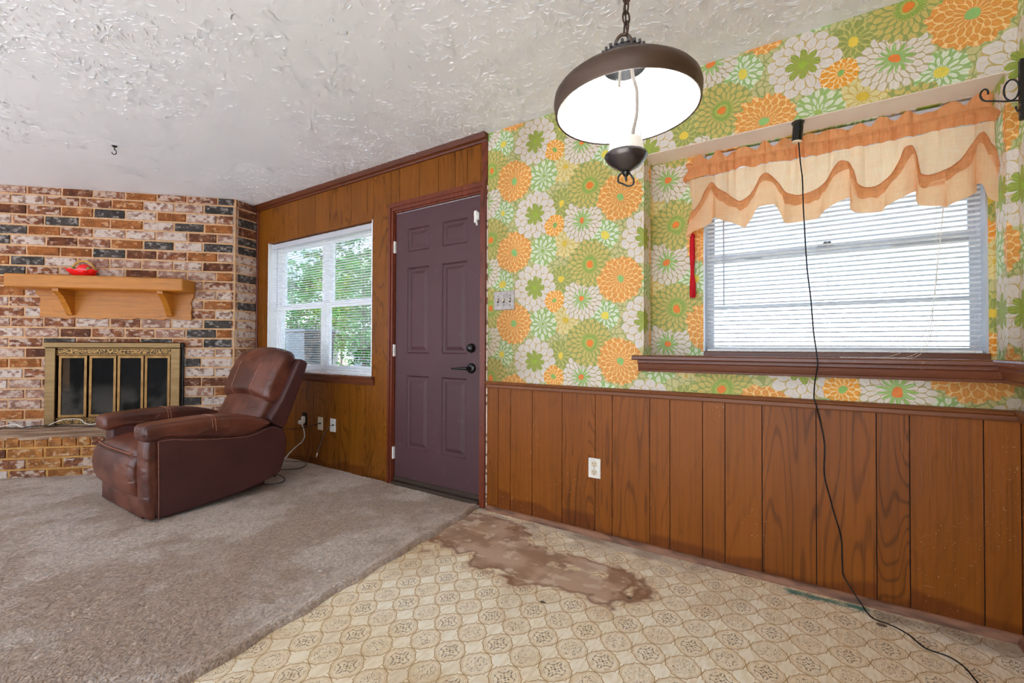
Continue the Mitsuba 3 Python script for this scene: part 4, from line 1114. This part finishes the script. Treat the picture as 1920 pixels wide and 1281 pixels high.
put(pk + '__canopy', lathe([(0, 2.412), (.012, 2.414), (.050, 2.432), (.055, 2.441), (0, 2.441)], c0, 32), 'mat_bronze', smooth=40)
put(pk + '__lamp_wire', tube([(LX + .006, LY, 1.805), (LX - .004, LY + .004, 1.92), (LX + .006, LY - .003, 2.05), (LX - .004, LY, 2.2), (LX + .004, LY, 2.42)], .002, 6, 60), 'mat_chain', smooth=True)
put(pk + '__arm_tube', tube([(-.362, -1.289, 1.748), (-.364, -1.289, 1.737), (-.361, -1.288, 1.710), (-.352, -1.285, 1.663), (-.352, -1.285, 1.624), (-.359, -1.287, 1.580), (-.367, -1.288, 1.548)], [.0046, .0044, .0042, .0042, .0042, .0044, .0060], 12, 60), 'mat_cream_tube', smooth=True, label='curved pale wire tube inside the lamp')
put(pk + '__stub_tube', tube([(-.388, -1.297, 1.748), (-.391, -1.298, 1.682)], .0035, 10), 'mat_cream_tube', label='short pale rod under the plate')
put(pk + '__fitter', lathe([(.029, 1.566), (.036, 1.566), (.040, 1.560), (.044, 1.540), (.047, 1.530), (.045, 1.527), (0, 1.527)], c0, 40), 'mat_collar', smooth=40, label='cream collar above the font')
put(pk + '__prongs', cat(*[tube([(LX + .033 * math.cos(a), LY + .033 * math.sin(a), 1.563), (LX + .036 * math.cos(a), LY + .036 * math.sin(a), 1.580), (LX + .034 * math.cos(a), LY + .034 * math.sin(a), 1.590)], [.0035, .002, .001], 6, 6) for a in np.linspace(0, 2 * math.pi, 17)[:-1]]), 'mat_shade_lining', smooth=True)
put(pk + '__font', lathe([(.046, 1.530), (.0515, 1.529), (.0530, 1.524), (.050, 1.519), (.046, 1.512), (.034, 1.501), (.024, 1.496), (.020, 1.493), (.012, 1.488), (0, 1.487)], c0, 40), 'mat_dark_bronze', smooth=30, label='dark turned metal font')
put(pk + '__finial', lathe([(0, 1.490), (.008, 1.489), (.010, 1.484), (.007, 1.478), (.003, 1.474), (.003, 1.466), (.0015, 1.462), (0, 1.461)], c0, 20), 'mat_black_gloss', smooth=40)
rg = [(-.008, 1.486), (-.020, 1.476), (-.021, 1.466), (-.010, 1.458), (.010, 1.449), (.019, 1.452), (.020, 1.460), (.010, 1.480), (.006, 1.486)]
dirr = np.array([math.cos(-.25 + .2), math.sin(-.25 + .2)])
put(pk + '__pull_ring', tube([(LX + a * .95, LY + a * .1, b) for a, b in rg], .0022, 8, 60), 'mat_black_gloss', smooth=True)
put(pk + '__chimney', lathe([(.030, 1.566), (.034, 1.585), (.037, 1.610), (.034, 1.650), (.028, 1.690), (.027, 1.715)], c0, 40), 'mat_glass', smooth=40, label='clear glass chimney')
scene['mat_bulb'] = {'type': 'diffuse', 'reflectance': rgb(240, 240, 236)}
bulb = lathe([(0, 1.672), (.010, 1.670), (.020, 1.662), (.0255, 1.648), (.0255, 1.634), (.020, 1.616), (.014, 1.602), (.013, 1.590)], c0, 28)
bulb.faces = bulb.faces[:, ::-1]
scene[pk + '__bulb'] = {**mikit.ply(bulb, 'mat_bulb', True), 'emitter': {'type': 'area', 'radiance': {'type': 'rgb', 'value': [LAMP_RADIANCE * x for x in (.94, 1, 1.06)]}}}
put(pk + '__socket', lathe([(.014, 1.592), (.016, 1.588), (.016, 1.560), (0, 1.560)], c0, 20), 'mat_shade_lining', smooth=40)

# ------------------------------------------------------------------ recliner
ck = tag(num('recliner'), 'brown leather recliner on the carpet in front of the hearth', 'recliner')
RP = np.array([-3.190, -1.304]); RD = np.array([.0, 1.0]); RN = np.array([1.0, .0])
RW = .81                                                 # width, from the near side (0) to the hearth side
RM = np.eye(4); RM[:2, 0] = -RN; RM[:2, 1] = RD * .873; RM[:2, 3] = RP; RM[2, 3] = .018
# local frame: x from the near side, y from the front to the rear, z up


def chaikin(p, it=3):
    p = np.asarray(p, float)
    for _ in range(it):
        q = np.roll(p, -1, 0)
        p = np.stack([.75 * p + .25 * q, .25 * p + .75 * q], 1).reshape(-1, 2)
    return p


def resample(p, n):
    c = np.vstack([p, p[:1]]); t = np.r_[0, np.cumsum(np.linalg.norm(np.diff(c, axis=0), axis=1))]
    u = np.linspace(0, t[-1], n, endpoint=False)
    return np.c_[np.interp(u, t, c[:, 0]), np.interp(u, t, c[:, 1])]


def pillow(profile, x0, x1, r, n=72, it=3, crown=0.0, slices=9, shift=None, axis='x'):
    """A soft block: the rounded profile (y, z) across x0..x1, its rims rounded by r, its middle puffed by crown."""
    p = resample(chaikin(profile, it), n)
    a = p - np.roll(p, 1, 0); b = np.roll(p, -1, 0) - p
    t = a / (np.linalg.norm(a, axis=1, keepdims=True) + 1e-9) + b / (np.linalg.norm(b, axis=1, keepdims=True) + 1e-9)
    nrm = np.c_[t[:, 1], -t[:, 0]]; nrm /= np.linalg.norm(nrm, axis=1, keepdims=True) + 1e-9
    area = .5 * np.sum(p[:, 0] * np.roll(p[:, 1], -1) - np.roll(p[:, 0], -1) * p[:, 1])
    if area < 0: nrm = -nrm
    for _ in range(4): nrm = (nrm + np.roll(nrm, 1, 0) + np.roll(nrm, -1, 0)) / 3
    th = np.linspace(0, math.pi / 2, 7)
    xs = list(x0 + r * (1 - np.cos(th)))[:]; ins = list(r * (1 - np.sin(th)))
    mid = np.linspace(x0 + r, x1 - r, slices)[1:-1]
    xs += list(mid); ins += [0] * len(mid)
    xs += list((x1 - r * (1 - np.cos(th)))[::-1]); ins += list((r * (1 - np.sin(th)))[::-1])
    rings = []
    for x, e in zip(xs, ins):
        c = crown * (1 - (2 * (x - x0) / (x1 - x0) - 1) ** 2)
        q = p + nrm * (c - e)
        if shift is not None: q = q + shift((x - x0) / (x1 - x0))
        rings.append(np.c_[np.full(n, x), q])
    R = np.array(rings); k = len(R)
    v = R.reshape(-1, 3); f = []
    for i in range(k - 1):
        for j in range(n):
            a0, a1, b0, b1 = i * n + j, i * n + (j + 1) % n, (i + 1) * n + j, (i + 1) * n + (j + 1) % n
            f += [(a0, a1, b1), (a0, b1, b0)]
    c0_, c1_ = len(v), len(v) + 1
    v = np.vstack([v, R[0].mean(0), R[-1].mean(0)])
    for j in range(n):
        f += [(c0_, (j + 1) % n, j), (c1_, (k - 1) * n + j, (k - 1) * n + (j + 1) % n)]
    m_ = trimesh.Trimesh(v, np.array(f), process=False)
    if m_.volume < 0: m_.faces = m_.faces[:, ::-1]
    return m_


def rput(part, mesh, m='mat_leather', smooth=50, **kw):
    return put(ck + '__' + part, mesh_to(mesh, RM), m, smooth, **kw)


side = [(.005, .010), (.000, .22), (-.012, .40), (-.012, .50), (.06, .50), (.20, .475), (.40, .452), (.60, .445), (.74, .46), (.82, .46), (.90, .425), (.922, .335), (.905, .22), (.865, .115), (.60, .052), (.30, .024)]
side = [q for a, b in zip(side, side[1:] + side[:1]) for q in (a, ((a[0] + b[0]) / 2, (a[1] + b[1]) / 2))]
for nm, a, b in (('armrest', .0, .135), ('armrest', RW - .135, RW)):
    rput(nm, pillow(side, a, b, .018, n=110, it=2), 'mat_leather_side', label='leather arm and side panel')
pad = [(-.060, .470), (-.068, .520), (-.066, .556), (-.030, .570), (.06, .574), (.22, .580), (.36, .582), (.52, .572), (.68, .540), (.775, .496), (.77, .478), (.62, .43), (.50, .425), (.35, .443), (.18, .47), (.06, .492), (.02, .470)]


def seam(mesh, origin, normal, keep, rad=.0015):
    """A raised thread line where a plane cuts a part's surface."""
    sec = mesh.section(plane_origin=origin, plane_normal=normal)
    best = max(sec.discrete, key=len)
    q = np.asarray(best)[:-1]
    ok = np.array([keep(t) for t in q])
    i0 = int(np.argmin(ok)) if not ok.all() else 0
    q, ok = np.roll(q, -i0, 0), np.roll(ok, -i0)
    q = q[ok]
    return tube(spline(q, 50) if len(q) > 4 else q, rad, 5)


for a, b, bulge in ((-.022, .150, 1), (RW - .150, RW + .022, 1)):
    PADM = pillow(pad, a, b, .030, n=90, it=2, crown=.004)
    k = rput('arm_pad', PADM, label='padded armrest top')
    for y in (.345, .365):
        put(k + '__stitching', mesh_to(seam(PADM, (0, y, .5), (0, 1, .12), lambda t: t[2] > .475), RM), 'mat_thread')
    put(k + '__piping', mesh_to(seam(PADM, (a + .012 if a < .3 else b - .012, 0, .5), (1, 0, 0), lambda t: t[2] > .50, .003), RM), 'mat_leather')
for a, b, dy in ((-.006, .128, 0), (RW - .128, RW + .006, .05)):      # the arm's front roll down to the floor
    rput('arm_front', pillow([(y_ + dy, z_) for y_, z_ in [(-.052, .50), (-.056, .30), (-.046, .12), (-.028, .012), (.03, .012), (.03, .50), (-.0, .54)]], a, b, .028, n=60, it=2, crown=.004))
rput('stitching', tube([(-.0035, .028, .015), (-.0045, .026, .20), (-.0045, .022, .36), (-.0045, .020, .468)], .0016, 5, 30), 'mat_thread')
rput('stitching', tube([(-.0045, .020, .468), (-.0045, .08, .470), (-.0045, .2, .452), (-.0045, .38, .432), (-.0045, .6, .418), (-.0045, .74, .452)], .0013, 5, 40), 'mat_thread')
seat = [(.00, .33), (-.060, .365), (-.066, .395), (-.03, .418), (.10, .445), (.30, .452), (.55, .435), (.74, .425), (.76, .36), (.70, .31), (.2, .30)]
rput('seat_cushion', pillow(seat, .128, RW - .115, .03, n=80, crown=.018), label='domed leather seat cushion')
foot = [(-.030, .395), (-.070, .365), (-.092, .29), (-.086, .22), (-.066, .155), (-.030, .125), (.04, .13), (.05, .25), (.04, .37), (.0, .395)]
rput('footrest', pillow(foot, .130, RW + .004, .03, n=70, crown=.012), label='curved leather footrest panel')
for z_, y_ in ((.392, -.082), (.376, -.094)):
    rput('piping', tube([(x, y_ - .012 * (1 - (2 * (x - .13) / (RW - .26) - 1) ** 2) + .012, z_) for x in np.linspace(.14, RW - .05, 26)], .0035, 7), 'mat_stitch_dark' if z_ > .38 else 'mat_leather')
rput('base', cat(cbox(.10, RW - .01, -.030, .30, .004, .135, .012), cbox(.10, RW - .10, .25, .80, .03, .16, .01)), 'mat_leather', label='recessed leather kick panel')
# backrest: lower cushion, headrest and outer shell, leaning back
back = [(.685, .40), (.70, .47), (.745, .545), (.790, .62), (.835, .68), (.90, .70), (.935, .66), (.90, .55), (.86, .42), (.80, .36)]
rput('backrest', pillow(back, .105, RW - .105, .04, n=80, crown=.022), label='leaning leather back cushion')
head = [(.800, .645), (.780, .690), (.800, .760), (.845, .860), (.895, .945), (.945, .992), (1.00, 1.005), (1.045, .985), (1.06, .93), (1.01, .80), (.955, .68), (.90, .625), (.84, .620)]
HEADM = pillow(head, .080, RW - .080, .045, n=96, crown=.022, shift=lambda t: np.array([.0, -.018 * (2 * t - 1) ** 2]))
hv = HEADM.vertices.copy()
hv[:, 2] += .045 * np.clip(1 - ((hv[:, 0] - RW / 2) / (RW / 2 - .08)) ** 2, 0, 1) * np.clip((.78 - hv[:, 2]) / .14, 0, 1)
HEADM = trimesh.Trimesh(hv, HEADM.faces, process=False)
rput('headrest', HEADM, label='puffed leather headrest')
for x_, tl in ((.27, .10), (.56, -.10)):
    rput('stitching', seam(HEADM, (x_, .9, .82), (1, 0, tl), lambda t: t[1] < 1.0 and t[1] + .55 * (t[2] - .62) < 1.02 and t[2] > .66, .0017), 'mat_thread')
rput('stitching', seam(HEADM, (.115, .9, .82), (1, 0, 0), lambda t: t[1] < 1.02 and t[2] > .66, .0022), 'mat_leather')
shell = [(.775, .50), (.83, .46), (.905, .42), (.93, .44), (1.02, .64), (1.125, .885), (1.118, .915), (1.06, .935), (1.035, .925), (.95, .76), (.86, .60)]
rput('back_shell', pillow(shell, .030, RW - .030, .022, n=90, it=2), 'mat_leather_side', label='stiff leather outer back shell')
rput('rear_panel', pillow([(.86, .06), (.905, .08), (.935, .20), (.945, .32), (.93, .40), (.90, .42), (.86, .40)], .09, RW - .06, .02, n=50), 'mat_black_plastic', smooth=50, label='black rear frame cover')

# small litter on the floor
put('paper_scrap', mesh_to(cat(trimesh.creation.icosphere(1, .006).apply_transform(np.diag([1.7, .7, .35, 1.0]))), np.array(T().translate([-1.871, -1.109, .0245]).rotate([0, 0, 1], 20).matrix)), 'mat_paper', label='tiny white scrap lying on the carpet near its edge', cat='scrap')
for i, (x, y, s_) in enumerate(((-.924, -.726, .009), (-.64, -.50, .007), (.215, -.145, .012))):
    mm = trimesh.creation.icosphere(1, s_); mm.apply_scale((1.5, .8, .25)); mm.apply_translation((x, y, .002))
    put('dry_leaf_bit', mm, 'mat_debris', label=('dry leaf crumb on the vinyl below the brown worn patch', 'dry leaf crumb at the right end of the worn patch', 'dark crumb beside the black cord on the vinyl')[i], cat='debris')

# ------------------------------------------------------------------ outdoors, seen through the left window
put('ground', bx(-40, 12, .30, 45, -.30, -.20), 'mat_lawn', label='pale yard outside the windows', cat='ground', kind='structure')


def tree(label, x, y, h, rad, cz, n, m, seed, ls=.075, trunk_r=.05):
    k = tag(num('tree'), label, 'tree')
    g = np.random.default_rng(seed)
    put(k + '__trunk', cat(tube([(x, y, -.21), (x + .05, y, cz * .5), (x - .04, y + .05, cz), (x, y, h * .9)], [trunk_r, trunk_r * .8, trunk_r * .6, .01], 8, 14),
                           *[tube([(x, y, cz * (.55 + .12 * i)), (x + .5 * rad * math.cos(i * 2.1), y + .5 * rad * math.sin(i * 2.1), cz * (.8 + .12 * i)), (x + .9 * rad * math.cos(i * 2.1), y + .9 * rad * math.sin(i * 2.1), cz * (.95 + .12 * i))], [trunk_r * .5, trunk_r * .3, .008], 6, 8) for i in range(5)]), 'mat_bark', smooth=True)
    # leaves gather in sprays
    cs = g.normal(size=(max(8, n // 45), 3)); cs /= np.linalg.norm(cs, axis=1, keepdims=True)
    cs = cs * g.uniform(.35, 1.0, (len(cs), 1)) * [rad, rad, h - cz] + [x, y, cz + (h - cz) * .15]
    P0 = cs[g.integers(0, len(cs), n)] + g.normal(size=(n, 3)) * [.24, .24, .15]
    d = g.normal(size=(n, 3)) * [1, 1, .45]; d /= np.linalg.norm(d, axis=1, keepdims=True)
    s_ = np.cross(d, g.normal(size=(n, 3)) * .5 + [0, 0, 1.0]); s_ /= np.linalg.norm(s_, axis=1, keepdims=True)
    L_ = ls * g.uniform(.7, 1.4, (n, 1)); up = np.cross(d, s_)
    v = np.stack([P0, P0 + d * L_ * .5 + s_ * L_ * .32 + up * L_ * .06, P0 + d * L_, P0 + d * L_ * .5 - s_ * L_ * .32 + up * L_ * .06], 1).reshape(-1, 3)
    i = np.arange(n) * 4
    f = np.vstack([np.c_[i, i + 1, i + 2], np.c_[i, i + 2, i + 3]])
    kk = k + '__foliage'
    scene[kk] = mikit.ply((v, f), m); labels[kk] = {'kind': 'stuff'}


tree('leafy green tree seen through the left pane of the left window', -12.0, 4.7, 3.6, 1.25, 1.7, 5200, 'mat_leaf', 1, ls=.10)
tree('leafy green tree seen through the right pane, nearest the house', -9.2, 4.9, 3.3, .85, 1.5, 4600, 'mat_leaf', 2, ls=.09)
tree('tall broad tree far behind the other trees outside the left window', -24.0, 14.5, 8.0, 3.8, 4.2, 5000, 'mat_leaf', 4, ls=.26, trunk_r=.14)
tree('small yellow green tree between the two leafy green trees', -16.6, 9.6, 4.4, 1.3, 2.2, 4200, 'mat_leaf_light', 5, ls=.12)
# weathered fence boards
fk = tag(num('fence'), 'weathered grey board fence across the yard outside the left window', 'fence')
fa, fb_ = np.array([-13.9, 8.2]), np.array([-10.1, 6.8]); fdv = (fb_ - fa) / np.linalg.norm(fb_ - fa)
FM = np.eye(4); FM[:2, 0] = fdv; FM[:2, 1] = [-fdv[1], fdv[0]]; FM[:2, 3] = fa
rf = random.Random(5)
for i in range(27):
    h_ = 1.38 + rf.uniform(-.02, .02)
    bdp = Polygon([(i * .15, -.2), (i * .15 + .143, -.2), (i * .15 + .143, h_ - .03), (i * .15 + .11, h_), (i * .15 + .03, h_), (i * .15, h_ - .03)])
    put(fk + '__board', mesh_to(poly_wall(bdp, 0, .02), FM), 'mat_fence')
put(fk + '__rail', mesh_to(cat(bx(0, 4.05, .02, .06, .2, .29), bx(0, 4.05, .02, .06, 1.0, 1.09)), FM), 'mat_fence')
# dark bin and pale shed
bk_ = tag(num('wheeled_bin'), 'dark grey wheeled bin standing in the yard outside the left window', 'bin')
BX_, BY_ = -8.35, 2.95
put(bk_ + '__body', trimesh.convex.convex_hull(np.array([(BX_ + sx_ * w_, BY_ + sy_ * w_, z_) for z_, w_ in ((-.14, .26), (1.30, .33)) for sx_ in (-1, 1) for sy_ in (-1, 1)])), 'mat_bin')
put(bk_ + '__lid', cbox(BX_ - .36, BX_ + .36, BY_ - .36, BY_ + .36, 1.30, 1.38, .03), 'mat_bin')
put(bk_ + '__handle', tube([(BX_ + .34, BY_ - .2, 1.05), (BX_ + .40, BY_ - .2, 1.02), (BX_ + .40, BY_ - .2, .86), (BX_ + .34, BY_ - .2, .82)], .012, 8, 20), 'mat_black_plastic')
for sy_ in (-1, 1):
    put(bk_ + '__wheel', mesh_to(lathe([(0, -.03), (.10, -.03), (.11, -.02), (.11, .02), (.10, .03), (0, .03)], n=20), np.array([[1, 0, 0, BX_ - .28], [0, 0, 1, BY_ + sy_ * .24], [0, 1, 0, -.09], [0, 0, 0, 1.0]])), 'mat_black_plastic')
sk_ = tag(num('shed'), 'pale low shed far across the yard outside the left window', 'shed')
put(sk_ + '__wall', bx(-20.0, -14.4, 5.9, 7.9, -.2, 1.5), 'mat_shed')
put(sk_ + '__roof', trimesh.convex.convex_hull(np.array([(-20.3, 5.6, 1.5), (-14.1, 5.6, 1.5), (-14.1, 8.2, 1.5), (-20.3, 8.2, 1.5), (-20.3, 6.9, 2.1), (-14.1, 6.9, 2.1)])), 'mat_shed')
put(sk_ + '__door', bx(-17.4, -16.5, 5.86, 5.9, -.2, 1.35), 'mat_bin')
